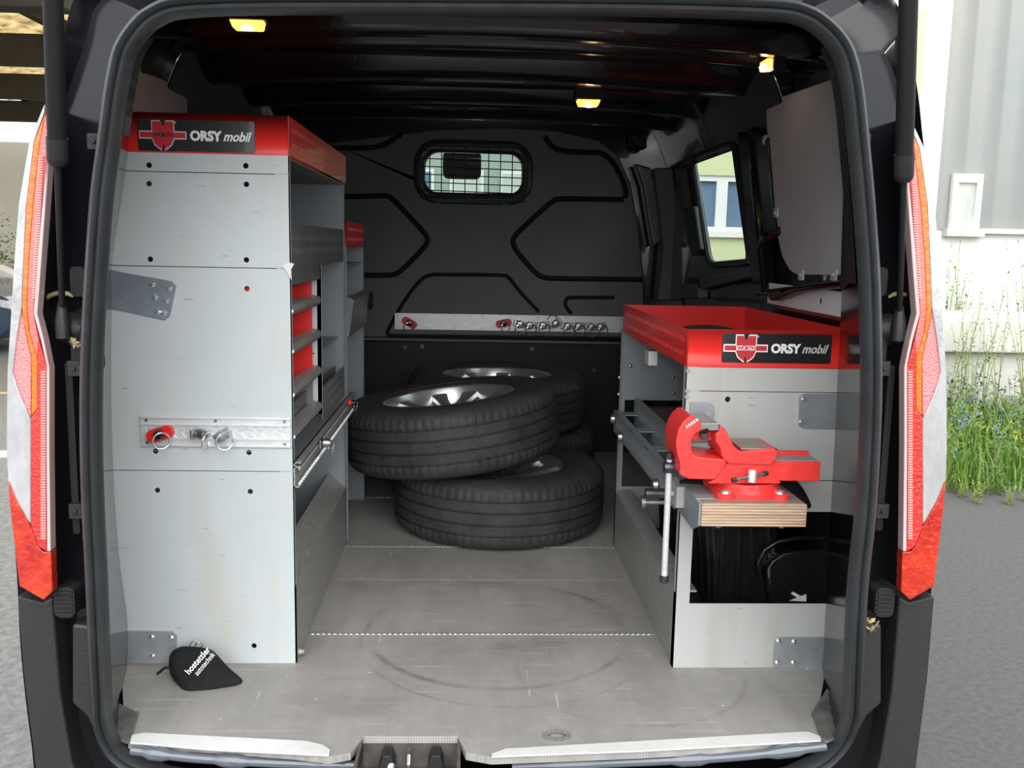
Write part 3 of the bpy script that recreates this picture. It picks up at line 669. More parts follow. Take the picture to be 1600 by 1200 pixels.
# ================================================================== SHELF UNITS
def sign(parent, x0, x1, z0, z1, y, dim):
    """black sign with shield emblem, bar and the words"""
    bm = nb(); prism(bm, rrect(x0, x1, z0, z1, .003, 2), 'Y', y-.0022, y); s = obj('sign_plate', bm, M_SIGN, parent, bevel=.0006)
    h = z1-z0; w_ = x1-x0; cz = (z0+z1)/2; ex = x0+w_*.215
    yy = y-.0022
    # white outlined bar left and right of the shield
    bm = nb()
    for a, b in ((x0+w_*.01, ex-h*.30), (ex+h*.30, x0+w_*.415)): prism(bm, [(a, cz-h*.13), (b, cz-h*.13), (b, cz+h*.13), (a, cz+h*.13)], 'Y', yy-.0004, yy)
    sh = lambda k: [(ex-h*.34*k, cz+h*.43*k), (ex-h*.09, cz+h*.43*k), (ex-h*.045, cz+h*.30), (ex+h*.045, cz+h*.30), (ex+h*.09, cz+h*.43*k), (ex+h*.34*k, cz+h*.43*k), (ex+h*.34*k, cz-h*.12), (ex+h*.26*k, cz-h*.30*k), (ex+h*.10*k, cz-h*.43*k), (ex+h*.05, cz-h*.45*k), (ex+h*.03, cz-h*.30), (ex-h*.03, cz-h*.30), (ex-h*.05, cz-h*.45*k), (ex-h*.10*k, cz-h*.43*k), (ex-h*.26*k, cz-h*.30*k), (ex-h*.34*k, cz-h*.12)]
    prism(bm, sh(1.08), 'Y', yy-.0008, yy)
    bmesh.ops.triangulate(bm, faces=[f for f in bm.faces if len(f.verts) > 4])
    obj('emblem_outline', bm, mat('emblem_grey', (.5, .5, .52), .4) if dim else M_WHITE, s)
    bm = nb(); prism(bm, sh(.98), 'Y', yy-.0012, yy)
    for a, b in ((x0+w_*.02, ex-h*.30), (ex+h*.30, x0+w_*.405)): prism(bm, [(a, cz-h*.085), (b, cz-h*.085), (b, cz+h*.085), (a, cz+h*.085)], 'Y', yy-.0009, yy)
    bmesh.ops.triangulate(bm, faces=[f for f in bm.faces if len(f.verts) > 4])
    obj('emblem', bm, M_LOGOR, s)
    bm = nb(); prism(bm, [(ex-h*.335, cz-h*.075), (ex+h*.335, cz-h*.075), (ex+h*.335, cz+h*.085), (ex-h*.335, cz+h*.085)], 'Y', yy-.0014, yy); 
    obj('emblem_band', bm, M_LOGOR if dim else M_WHITE, s)
    bm = text_bm('WÜRTH', h*.17, (ex-h*.31, yy-.0017, cz-h*.055), width=h*.62, bold=.0004, depth=.0003); obj('lettering', bm, M_SIGN if dim else M_LOGOR, s)
    bm = text_bm('ORSY', h*.42, (x0+w_*.445, yy-.0004, cz-h*.14), width=w_*.275, bold=.0012, depth=.0004); obj('lettering', bm, M_WHITE, s)
    bm = text_bm('mobil', h*.42, (x0+w_*.73, yy-.0004, cz-h*.14), width=w_*.245, shear=.35, bold=.0006, depth=.0004); obj('lettering', bm, M_WHITE if dim else mat('silver_print', (.5, .51, .53), .4), s)
    bm = nb(); torus(bm, (ex+h*.40, yy-.0006, cz+h*.40), h*.025, h*.006, n=10, seg=4); obj('trademark_dot', bm, M_WHITE, s)

def tray(parent, x0, x1, y0, y1, z0, z1, m_, signed, dim=False, open_side=None, t=.0018):
    """folded sheet tray with slotted long sides"""
    bm = nb(); box(bm, x0, x1, y0, y0+t, z0, z1); box(bm, x0, x1, y1-t, y1, z0, z1); box(bm, x0, x1, y0, y1, z0, z0+t)
    box(bm, x0, x1, y0, y0+.012, z1-t, z1)
    o = obj('tray', bm, m_, parent, bevel=.0008)
    H = z1-z0; n = int((y1-y0-.06)/.021)
    for X_ in (x0, x1-t):
        hs = []
        for i in range(n):
            yc = y0+.04+i*.021
            for zc in (z0+H*.30, z0+H*.70): hs.append([(yc-.0016, zc-.005), (yc+.0016, zc-.005), (yc+.0016, zc+.005), (yc-.0016, zc+.005)])
        bm = nb(); plate(bm, [(y0, z0), (y1, z0), (y1, z1), (y0, z1)], hs, 'X', X_, X_+t); obj('slotted_side', bm, m_, o)
    vis = x1 if x0 < 0 else x0
    for zc in (z0+H*.30, z0+H*.70):
        bm = nb()
        for i in range(n):
            yc = y0+.04+i*.021; box(bm, vis-.0008, vis+.0008, yc+.0014, yc+.0026, zc-.0045, zc+.0045)
        obj('slot_edges', bm, mat('slot_edge_glint', (.62, .07, .06), .3), o)  # slot rims in a separate red: painted stand-in for tabs catching light
    if signed: sign(o, *signed, y0, dim)
    return o
def end_panels(parent, x0, x1, y, seams, holes, m_, cut=None, t=.0018, r=.0055, flange=.03):
    for za, zb in zip(seams, seams[1:]):
        hs = [circ(a, b, r) for a, b in holes if za+.006 < b < zb-.006]
        if cut and cut[2] > za and cut[3] < zb: hs.append([(cut[0], cut[2]), (cut[1], cut[2]), (cut[1], cut[3]), (cut[0], cut[3])])
        bm = nb(); plate(bm, [(x0, za+.0008), (x1, za+.0008), (x1, zb-.0008), (x0, zb-.0008)], hs, 'Y', y, y+t)
        obj('end_panel', bm, m_, parent)
def slotted(bm, y0, y1, z0, z1, X_, rows=(.3, .6), t=.0018, pitch=.021):
    hs = []; n = int((y1-y0-.05)/pitch)
    for i in range(n):
        yc = y0+.03+i*pitch
        for rr in rows: zc = z0+(z1-z0)*rr; hs.append([(yc-.0016, zc-.006), (yc+.0016, zc-.006), (yc+.0016, zc+.006), (yc-.0016, zc+.006)])
    plate(bm, [(y0, z0), (y1, z0), (y1, z1), (y0, z1)], hs, 'X', X_, X_+t)
def bracket(parent, pts, y, screws, m_=None, scr=.006, name='bracket_plate'):
    q = [at(*p, Y=y) for p in pts]; bm = nb(); prism(bm, [(p.x, p.z) for p in q], 'Y', y-.003, y); b = obj(name, bm, m_ or M_ZINC, parent, bevel=.0008)
    for (px, py) in screws:
        c = at(px, py, Y=y-.003); bm = nb(); lathe(bm, [(.0001, -.0045), (scr*.55, -.004), (scr, -.001), (scr, 0)], 12, (c.x, c.y, c.z), 'Y'); obj('screw', bm, M_ALUB, b)
def roundpoly(pts, r=.012):
    return pts

YF, YB = 1.886, 2.70
XL = -.357
zz = lambda py, Y=YF, px=458: at(px, py, Y=Y).z
L1 = thing('shelf_unit', 'tall grey shelf unit with red top tray on the left, nearest the door', 'shelf unit', (-.55, 2.3, 0))
ztop = 1.052
xl0 = -.755
seams = [0, zz(737), zz(420), zz(273), ztop]
hol = [at(x, y, Y=YF) for x, y in ((233,258),(384,259),(233,287),(385,288),(235,405),(385,406),(386,451),(243,705),(389,707),(246,766),(391,768),(397,1009))]
end_panels(L1, xl0, XL, YF, seams, [(p.x, p.z) for p in hol], M_PANEL)
bm = nb(); box(bm, XL-.028, XL, YF+.002, YF+.004, 0, ztop); box(bm, XL-.0018, XL, YF, YF+.012, 0, ztop); obj('front_upright', bm, M_PANEL, L1)
# far end panel, back panel, shelves
bm = nb(); box(bm, xl0, XL, YB-.002, YB, 0, ztop); box(bm, XL-.0018, XL, YB-.010, YB, 0, ztop); obj('far_end_panel', bm, M_GREYIN, L1)
bm = nb(); box(bm, xl0, xl0+.002, YF, YB, 0, ztop); obj('back_panel', bm, M_GREYIN, L1)
bm = nb(); box(bm, xl0, XL-.004, YF+.003, YB-.003, ztop-.006, ztop-.003); obj('top_board', bm, M_GREYDK, L1)
z1, z2 = zz(348), zz(418)
bm = nb(); box(bm, xl0, XL-.004, YF+.003, YB-.003, z2, z2+.002); obj('shelf_board', bm, M_GREYIN, L1)
bm = nb(); slotted(bm, YF+.002, YB-.002, z2, z1, XL-.004, (.38, .68)); obj('shelf_lip', bm, M_GREYDK, L1)
bm = nb(); slotted(bm, YF+.002, YB-.002, zz(690), zz(672)+.03, XL-.03, (.5,)); obj('shelf_lip', bm, M_GREYDK, L1)
ydiv = at(504, 560, X=XL).y
zdiv0 = zz(700)
bm = nb(); box(bm, xl0, XL-.002, ydiv, ydiv+.002, zdiv0, z2); box(bm, XL-.012, XL-.002, ydiv, ydiv+.006, zdiv0, z2); obj('divider', bm, mat('pale_sheet', (.62, .63, .66), .5), L1)
# upper cover strip above the drawers
bm = nb(); box(bm, XL-.006, XL-.004, YF+.004, ydiv, zz(447), z2); obj('cover_strip', bm, M_GREYDK, L1)
# drawers
for k, (py, last) in enumerate(((497, 0), (560, 0), (628, 0), (694, 1))):
    zb = zz(py); zt = zb+.026; ya, yb2 = YF+.012, ydiv-.012
    d = bpy.data.objects.new('drawer', None); COL.objects.link(d); attach(d, L1)
    bm = nb(); prism(bm, [(XL-.012, zb), (XL-.004, zb+.004), (XL+.001, zb+.012), (XL-.004, zt-.002), (XL-.026, zt+.002), (XL-.026, zt-.001), (XL-.012, zt-.006)], 'Y', ya, yb2); obj('drawer_front', bm, M_LIP, d, bevel=.001)
    bm = nb(); mr = M_RED if not last else M_GREYDK
    box(bm, xl0+.02, XL-.02, ya+.003, ya+.005, zb+.005, zt+.035); box(bm, xl0+.02, XL-.014, yb2-.05, yb2-.048, zb+.005, zt+.058); box(bm, xl0+.02, XL-.012, ya, yb2-.06, zb+.003, zb+.006)
    box(bm, xl0+.02, xl0+.023, ya, yb2-.06, zb+.005, zt+.05); box(bm, XL-.09, XL-.088, ya, yb2-.06, zb+.005, zb+.03)
    obj('drawer_box', bm, mr, d)
    bm = nb(); lathe(bm, [(.004, -.004), (.004, .004)], 10, (XL-.001, ya-.002, (zb+zt)/2), 'Y'); obj('drawer_knob', bm, M_WHITE, d)
bm = nb(); box(bm, xl0, XL-.02, YF+.004, YB-.004, zdiv0-.01, zdiv0-.008); obj('shelf_board', bm, M_GREYDK, L1)
zs = zz(527, Y=YB, px=525); bm = nb(); box(bm, xl0, XL-.02, ydiv, YB, at(520, 527, Y=YB).z, at(520, 527, Y=YB).z+.003); obj('shelf_board', bm, M_GREYIN, L1)
# slotted lip of the right bay above the rail
za, zb = at(510, 650, X=XL-.004).z, at(510, 598, X=XL-.004).z
bm = nb(); slotted(bm, ydiv+.004, YB-.002, za, zb, XL-.004, (.3, .6, .85)); obj('shelf_lip', bm, M_GREYDK, L1)
# lashing rail along the side
zr0, zr1 = zz(762), zz(722)
bm = nb(); box(bm, XL, XL+.003, YF, YB+.12, zr0, zr1); box(bm, XL, XL+.016, YF, YB+.12, zr1-.003, zr1); box(bm, XL, XL+.011, YF, YB+.12, zr0, zr0+.003); box(bm, XL, XL+.014, YF, YB+.12, zr1-.012, zr1-.009)
sr = obj('side_rail', bm, M_LIP, L1); 
n = int((YB+.1-YF)/.02)
for zc in (zr0+.006, zr1-.014):
    bm = nb()
    for i in range(n):
        yc = YF+.01+i*.02; lathe(bm, [(.0001, .005), (.004, .004), (.0055, 0)], 8, (XL+.009, yc, zc), 'X')
    obj('rail_scallops', bm, M_ALU, sr)
# floor lip of the bottom bay
bm = nb(); prism(bm, [(XL, 0), (XL, .172), (XL-.012, .178), (XL-.05, .215), (XL-.052, .213), (XL-.014, .174), (XL-.003, .17), (XL-.003, 0)], 'Y', YF+.002, YB-.002); obj('floor_lip', bm, M_LIP, L1)
bm = nb(); box(bm, xl0, XL-.003, YF+.004, YB-.004, .05, .053); obj('floor_tray', bm, M_GREYDK, L1)
# tray + sign
a, b_ = at(217, 235, Y=YF), at(398, 190, Y=YF)
tray(L1, -.705, XL, YF, YB+.03, ztop, 1.127, M_RED, (a.x, b_.x, a.z, b_.z), dim=True)
# front lashing rail
def rail_h(parent, x0, x1, z0, z1, y, screws=True):
    h = z1-z0; zc = (z0+z1)/2; t = .004
    wav = []; p = .02; n = int((x1-x0-.02)/p)
    for i in range(n*8+1):
        x = x0+.01+i*p/8; wav.append((x, zc+h*(.12+.075*math.cos(2*PI*i/8))))
    wav += [(x, 2*zc-z) for x, z in reversed(wav)]
    bm = nb(); plate(bm, [(x0, z0), (x1, z0), (x1, z1), (x0, z1)], [wav], 'Y', y-t, y-.001)
    for zr in (zc+h*.23, zc-h*.23, z0+.003, z1-.003): box(bm, x0, x1, y-t-.003, y-t+.0005, zr-.0015, zr+.0015)
    box(bm, x0, x1, y-.0012, y, z0+.004, z1-.004)
    r = obj('lashing_rail', bm, M_ALU, parent)
    if screws:
        bm = nb(); n = max(2, int((x1-x0)/.12))
        for i in range(n+1):
            for zr in (z0+h*.13, z1-h*.13): lathe(bm, [(.0001, -.002), (.003, -.0018), (.0035, 0)], 8, (x0+.012+(x1-x0-.024)*i/n, y-t, zr), 'Y')
        obj('rail_screws', bm, M_STEEL, r)
    return r
a, b_ = at(222, 697, Y=YF), at(455, 652, Y=YF)
rail_h(L1, a.x, XL-.004, a.z, b_.z, YF)
bracket(L1, [(150,414),(188,425),(262,438),(270,440),(276,447),(266,494),(258,500),(185,484),(150,478)], YF-.001, [(238,444),(264,451),(242,464),(260,470),(246,487),(256,489)], mat('blue_zinc', (.36, .41, .47), .32, .5, .5, var=.3, vscale=12))
bracket(L1, [(150,984),(272,986),(277,991),(276,1034),(150,1036)], YF-.001, [(237,996),(267,997),(238,1026),(268,1027)])
bm = nb(); q = [at(*p, Y=YF-.001) for p in ((440,415),(450,410),(460,412),(455,421),(456,438),(448,424))]; prism(bm, [(p.x, p.z) for p in q], 'Y', YF-.003, YF-.001); obj('tape_scrap', bm, mat('clear_tape', (.62, .63, .62), .2), L1)
bm = nb(); c = at(467, 1018, X=XL); lathe(bm, [(.008, -.002), (.008, .004), (.004, .012)], 10, (XL, c.y, c.z), 'X'); obj('foot_bolt', bm, M_LIP, L1)

# second, lower unit behind
Y2 = 3.18
L2 = thing('shelf_unit', 'lower grey shelf unit with red rim behind the tall shelf', 'shelf unit', (-.55, 2.95, 0))
ya = YB+.035
zt2, zt1 = at(545, 346, X=XL).z, at(545, 385, X=XL).z
bm = nb(); box(bm, xl0, XL, Y2-.002, Y2, 0, zt1); box(bm, XL-.0018, XL, Y2-.012, Y2, 0, zt1); box(bm, xl0, XL, ya, ya+.002, 0, zt1); obj('end_panel', bm, M_GREYIN, L2)
bm = nb(); box(bm, xl0, xl0+.002, ya, Y2, 0, zt1); obj('back_panel', bm, M_GREYIN, L2)
tray(L2, xl0, XL, ya, Y2, zt1, zt2, M_RED, None)
zb1, zb0 = at(545, 462, X=XL).z, at(545, 525, X=XL).z
bm = nb(); prism(bm, [(XL, zb1), (XL+.02, zb1-.01), (XL+.005, zb0), (XL-.01, zb0)], 'Y', ya+.01, Y2-.01); obj('shelf_lip', bm, M_GREYDK, L2, bevel=.002)
bm = nb(); box(bm, xl0, XL-.01, ya, Y2, zb0, zb0+.003); box(bm, xl0, XL-.01, ya, Y2, .82, .823); obj('shelf_board', bm, M_GREYIN, L2)
bm = nb(); box(bm, XL-.06, XL-.058, Y2-.03, Y2-.02, 0, zb0); obj('upright', bm, M_ALU, L2)
bm = nb(); c = at(573, 468, X=XL); torus(bm, (XL+.02, Y2+.02, c.z), .025, .006, Matrix.Rotation(PI/2, 3, 'Z'), 16, 8); obj('hose_clamp', bm, M_CHAN, L2)

# ---------------- right hand unit
XR, YRF, XR1 = .443, 1.866, .80
R1 = thing('shelf_unit', 'low grey shelf unit on the right with red top tray and cut-out end panel', 'shelf unit', (.62, 2.3, 0))
zR = .649
zr = lambda py, px=1180: at(px, py, Y=YRF).z
zs1, zs2 = zr(612), zr(750)
hol = [at(x, y, Y=YRF) for x, y in ((1085,588),(1085,597.5),(1137,624))]
cl, ch_ = at(1077, 943, Y=YRF), at(1312, 800, Y=YRF)
xin = XR+.030
end_panels(R1, XR, XR1, YRF, [zs2, zs1, zR], [(p.x, p.z) for p in hol], M_PANELR, r=.0058)
# lower end sheet with the big opening
bm = nb(); plate(bm, [(XR, 0), (XR1, 0), (XR1, zs2-.001), (XR+.11, zs2-.001), (XR+.03, zs2-.03), (XR, zs2-.045)], [[(xin, cl.z), (XR1-.012, cl.z), (XR1-.012, ch_.z), (XR+.15, ch_.z), (xin, ch_.z-.0)]], 'Y', YRF, YRF+.0018); obj('end_panel', bm, M_PANELR, R1)
bm = nb(); box(bm, XR, XR+.0018, YRF, YRF+.02, 0, zR); box(bm, XR, xin, YRF+.001, YRF+.004, 0, zR); obj('front_upright', bm, M_PANELR, R1)
zf0, zf1, zf2, zf3 = at(1000, 625, Y=YB).z, at(1000, 700, Y=YB).z, at(1000, 760, Y=YB).z, at(1000, 836, Y=YB).z
bm = nb(); box(bm, XR, XR1, YB-.002, YB, zf0, zR); box(bm, XR, XR1, YB-.002, YB, 0, zf2); box(bm, XR, XR+.018, YB-.003, YB, 0, zR); box(bm, XR, XR+.0018, YB-.014, YB, 0, zR); obj('far_end_panel', bm, M_GREYIN, R1)
bm = nb()
for (px, py) in ((967,616),(1052,614),(968,590),(1052,590),(985,572)):
    c = at(px, py, Y=YB-.003); lathe(bm, [(.0001, -.004), (.004, -.003), (.006, 0)], 10, c, 'Y')
obj('rivets', bm, M_STEEL, R1)
bm = nb(); c = at(1000, 534, Y=2.3); box(bm, XR+.0, XR+.022, 2.27, 2.32, .60, .635); obj('hinge_catch', bm, M_ALU, R1)
bm = nb(); box(bm, XR1-.002, XR1, YRF+.004, YB, 0, zR); obj('back_panel', bm, M_CHAN, R1)
bm = nb(); box(bm, XR+.05, XR1-.01, YRF+.05, YB-.01, zs2, zs2+.012); obj('shelf_board', bm, mat('brown_board', (.12, .075, .05), .5, var=.3, vscale=10), R1)
bm = nb(); prism(bm, [(XR, 0), (XR, .166), (XR+.012, .172), (XR+.045, .172), (XR+.045, .168), (XR+.014, .168), (XR+.003, .163), (XR+.003, 0)], 'Y', YRF+.002, YB-.002); obj('floor_lip', bm, M_LIP, R1)
bm = nb(); box(bm, XR+.003, XR1-.003, YRF+.004, YB-.004, .05, .054); obj('floor_tray', bm, mat('dark_mat', (.045, .043, .045), .6, var=.3, vscale=12), R1)
a, b_ = at(1127, 566, Y=YRF), at(1300, 523, Y=YRF)
tray(R1, XR, .80, YRF, YB-.03, zR, .725, M_RED, (a.x, b_.x, a.z, b_.z), dim=False)
bracket(R1, [(1253,615),(1259,615),(1345,615),(1345,670),(1254,669),(1247,664),(1248,620)], YRF-.001, [(1256,624),(1253,660),(1312,628),(1310,660)])
bracket(R1, [(1215,995),(1292,995),(1292,1044),(1213,1043),(1207,1038),(1210,999)], YRF-.001, [(1217,1002),(1241,1003),(1215,1036),(1240,1036)])
bracket(R1, [(1078,628),(1108,628),(1115,634),(1115,660),(1115,690),(1076,690)], YRF-.001, [], mat('bare_patch', (.36, .38, .39), .5, .3, var=.3, vscale=30), name='bare_patch')
bm = nb(); q = [at(*p, Y=YRF-.004) for p in ((1074,577),(1080,577),(1080,583),(1074,583))]
for py in (579, 611, 620):
    c = at(1073, py, Y=YRF); lathe(bm, [(.0045, -.002), (.0045, .004)], 10, (XR+.003, YRF-.001, c.z), 'Y')
obj('corner_rivet', bm, M_LIP, R1)
# fold-out support frame: two rails with slotted rungs
fx0, fx1 = XR-.014, XR+.045
zt_, zb_ = at(962, 640, Y=YB).z, at(965, 672, Y=YB).z
fr_ = bpy.data.objects.new('support_frame', None); COL.objects.link(fr_); attach(fr_, R1)
bm = nb(); box(bm, fx0, fx0+.004, 1.86, YB-.01, zb_, zt_); box(bm, fx0, fx0+.018, 1.86, YB-.01, zt_-.003, zt_); obj('outer_rail', bm, M_GREYIN, fr_, bevel=.001)
bm = nb(); box(bm, fx1, fx1+.004, 1.90, YB-.01, zb_+.02, zt_+.035); box(bm, fx1, fx1+.016, 1.90, YB-.01, zt_+.032, zt_+.035); obj('inner_rail', bm, M_GREYIN, fr_, bevel=.001)
for y_ in (1.93, 2.15, 2.38, 2.62):
    bm = nb(); box(bm, fx0, fx1+.004, y_, y_+.05, zt_-.004, zt_-.001); obj('rung', bm, M_GREYIN, fr_)
for (y_, zc) in ((2.66, zt_-.02), (2.52, zt_-.045), (2.02, zb_+.01)):
    bm = nb(); lathe(bm, [(.0001, -.016), (.013, -.014), (.015, -.004), (.006, 0)], 14, (fx0, y_, zc), 'X'); obj('knob', bm, M_STEEL, fr_)
bm = nb(); lathe(bm, [(.005, -.05), (.005, 0)], 10, (fx0, 1.93, zb_-.005), 'X'); lathe(bm, [(.014, -.056), (.014, -.048)], 14, (fx0, 1.93, zb_-.005), 'X'); obj('locking_pin', bm, M_STEEL, fr_)
c = at(1030, 771, Y=1.80)
bm = nb(); lathe(bm, [(.0001, -.03), (.010, -.028), (.010, .012)], 14, (c.x, 1.80, c.z), 'X'); obj('swivel_knob', bm, M_DARKST, fr_)
bm = nb(); lathe(bm, [(.006, .0), (.006, .03)], 12, (c.x, 1.80, c.z), 'X'); q0 = at(1056, 760, Y=1.80); q1 = at(1066, 790, Y=1.80); box(bm, q0.x-.002, q1.x, 1.78, 1.86, q1.z, q0.z+.004); obj('pivot_bracket', bm, M_PANELR, fr_, bevel=.002)

# wall strip with oval holes behind the tray
q = [at(*p, X=.825) for p in ((1204,480),(1208,475),(1320,492),(1320,508),(1275,500),(1207,484))]
c1_ = at(1240, 488, X=.825); c2_ = at(1286, 495, X=.825)
bm = nb(); zA = .742
ys = sorted([q[0].y, at(1320, 500, X=.825).y])
plate(bm, [(1.90, .745), (ys[1], .745), (ys[1], .80), (1.90, .80)], [circ(c1_.y, .772, .009), circ(c2_.y, .772, .009)], 'X', .815, .818)
tag(obj('mounting_strip', bm, M_WHITE), 'white perforated strip on the wall behind the low red tray', 'strip')

# ================================================================== LASHING RINGS
def ring_proto(red, label, group, Rr=.0165):
    t = thing('lashing_ring', label, 'lashing ring', (0, 0, 0), group)
    bm = nb()
    if red:
        prism(bm, rrect(-.027, .027, -.013, .013, .011), 'Y', -.012, 0)
    else:
        box(bm, -.018, .018, -.006, 0, -.009, .009)
    obj('fitting', bm, M_REDPL if red else M_STEEL, t, bevel=.002)
    bm = nb(); lathe(bm, [(.0001, -.026), (.008, -.025), (.011, -.018), (.011, -.008)], 16, (0, 0, 0), 'Y'); obj('stud', bm, M_BLACKPL if red else M_STEEL, t)
    bm = nb(); torus(bm, (.004, -.024, -Rr*.75), Rr, .0017, Euler((.25, 0, .45)).to_matrix(), 26, 8); obj('ring', bm, M_ALUB, t)
    return t
def put(t, loc, rz=0, rx=0, ry=0, label=None, group=None, s=1):
    t.location = loc; t.rotation_euler = (rx, ry, rz); t.scale = (s,)*3
    if label: t['label'] = label
    if group: t['group'] = group
    return t
pr = ring_proto(True, 'x', 'lashing rings with red fittings'); ps = ring_proto(False, 'x', 'plain steel lashing rings')
c = at(252, 677, Y=YF-.006); put(pr, c, label='lashing ring with red fitting on the left end of the shelf front rail', ry=-.3)
c = at(308, 677, Y=YF-.006); put(ps, c, label='plain steel lashing ring in the middle of the shelf front rail', rz=.9)
t = copy_tree(ps); c = at(348, 680, Y=YF-.006); put(t, c, ry=-.5, label='steel lashing ring with round knob, rightmost on the shelf front rail')
t = copy_tree(pr); c = at(545, 629, X=XL+.018); put(t, c, rz=PI/2, ry=.2, label='red lashing ring fitting at the far end of the shelf side rail', s=.8)
t = copy_tree(ps); c = at(500, 692, X=XL+.018); put(t, c, rz=PI/2, label='steel lashing ring sticking out of the shelf side rail')
pa, pb = at(617, 514, Y=YP-.004), at(617, 489, Y=YP-.004); pe = at(975, 508, Y=YP-.004)
RP = thing('lashing_rail_on_partition', 'long aluminium lashing rail screwed across the partition', 'rail', (pa.x, YP, pa.z))
RP.name = 'lashing_rail'
rr_ = rail_h(RP, pa.x, pe.x, pa.z, pb.z, YP-.004); rr_.name = 'rail_profile'
for i, (px, py) in enumerate(((640, 504), (787, 505))):
    t = copy_tree(pr); put(t, at(px, py, Y=YP-.012), s=1.25, ry=(.5, -.2)[i], label=('red lashing ring fitting at the left end of the partition rail', 'red lashing ring fitting midway along the partition rail')[i])
ords = ['leftmost of the close row', 'second in the close row', 'third in the close row', 'turned upright in the close row', 'fourth from the right end', 'third from the right end', 'second from the right end', 'at the right end']
for px, py, ry in ((812, 506, .2), (827, 508, 0), (848, 508, 0), (868, 505, 2.6), (886, 509, 0), (903, 509, 0), (923, 510, .1), (937, 510, -.2)):
    t = copy_tree(ps); put(t, at(px, py, Y=YP-.012), s=1.5, ry=ry, label='steel lashing ring on the partition rail, %s' % ords.pop(0), group='close row of rings on the partition rail')

# ================================================================== WHEELS
def make_wheel():
    t = thing('car_wheel', 'x', 'wheel', (0, 0, 0), 'car wheels with tyres lying in the van')
    R = .336
    half = [(.203, .078), (.206, .090), (.222, .098), (.245, .1015), (.275, .1035), (.300, .101), (.318, .094), (.328, .084), (.3335, .074), (R, .066), (R, .0545), (R-.006, .0535), (R-.006, .0485), (R, .0475), (R+.001, .0215), (R-.006, .0205), (R-.006, .0155), (R+.001, .0145)]
    prof = half+[(r, -h) for r, h in reversed(half)]
    prof = prof+[(.20, -.07), (.20, .07)]
    def mod(j, k, r):
        h = prof[j][1]
        if .0475 < abs(h) < .095 and r > .315 and k % 3 == 0: return r-.0028
        if r > R-.002 and k % 12 == 0 and abs(h) < .05: return r-.0012
        return r
    bm = nb(); lathe(bm, prof, 240, (0, 0, .1035), closed=True, mod=mod)
    # raised sidewall ring
    obj('tyre', bm, M_TYRE, t, sharp=28)
    bm = nb(); torus(bm, (0, 0, .1035+.1005), .252, .0015, Matrix.Rotation(PI/2, 3, 'X'), 80, 6); torus(bm, (0, 0, .1035+.098), .222, .0018, Matrix.Rotation(PI/2, 3, 'X'), 80, 6); obj('sidewall_ridge', bm, M_TYRE, t)
    lv = .1035
    bm = nb(); lathe(bm, [(.205, lv+.080), (.212, lv+.086), (.208, lv+.091), (.200, lv+.086), (.190, lv+.060), (.186, lv+.02), (.180, lv-.07), (.205, lv-.085)], 72, caps=False); rim = obj('rim', bm, M_RIM, t)
    bm = nb(); lathe(bm, [(.0001, lv-.02), (.18, lv-.03)], 48); obj('brake_side_disc', bm, M_RIMD, rim)
    for k in range(5):
        bm = nb(); a0 = 2*PI*k/5+.3
        for s in (-1, 1):
            rr = []
            for r_, wd, zz_, off in ((.045, .020, .050, .012), (.09, .016, .052, .022), (.14, .018, .058, .036), (.192, .026, .070, .052)):
                ring = []
                for u, dz in ((-1, -.018), (-1, -.003), (-.6, 0), (.6, 0), (1, -.003), (1, -.018)):
                    y_ = s*off+u*wd; x_ = math.sqrt(max(r_*r_-y_*y_, .0004))
                    ring.append(Vector((x_*math.cos(a0)-y_*math.sin(a0), x_*math.sin(a0)+y_*math.cos(a0), lv+zz_+dz)))
                rr.append(ring)
            loft(bm, rr)
        obj('spoke', bm, M_RIM, rim, sharp=30)
    bm = nb(); lathe(bm, [(.068, lv+.02), (.066, lv+.046), (.060, lv+.052), (.034, lv+.050), (.033, lv+.044), (.031, lv+.051), (.0001, lv+.054)], 36); obj('hub', bm, M_RIM, rim)
    for k in range(5):
        a = 2*PI*k/5+.3+PI/5; bm = nb(); lathe(bm, [(.013, lv+.048), (.013, lv+.053), (.009, lv+.050), (.009, lv+.040), (.0001, lv+.040)], 16, (.050*math.cos(a), .050*math.sin(a), 0)); obj('bolt_hole', bm, M_RIMD, rim)
    return t
w0 = make_wheel()
wheels = [((.103, 2.93, .001), (0, 0, .35), 'front bottom car wheel lying flat on the van floor'),
          ((-.051, 2.905, .206), (0, math.radians(-7.0), 1.2), 'car wheel leaning on top of the front bottom wheel'),
          ((.155, 3.55, .001), (0, 0, .2), 'half hidden car wheel at the bottom of the rear stack'),
          ((.108, 3.52, .209), (0, 0, 2.1), 'car wheel lying on top of the rear stack near the partition')]
for i, (loc, rot, lab) in enumerate(wheels):
    o = w0 if i == 0 else copy_tree(w0)
    o.location = loc; o.rotation_euler = rot; o['label'] = lab
# rotate the leaning wheel about its own centre so that its lower side rests on the wheel below
o = [q for q in bpy.data.objects if q.get('label', '').startswith('car wheel leaning')][0]
Rm = Euler((0, math.radians(-7.0), 0)).to_matrix() @ Euler((0, 0, 1.2)).to_matrix()
cw = Vector((-.051, 2.905, .326)); o.rotation_euler = Rm.to_euler(); o.location = cw-Rm @ Vector((0, 0, .1035))

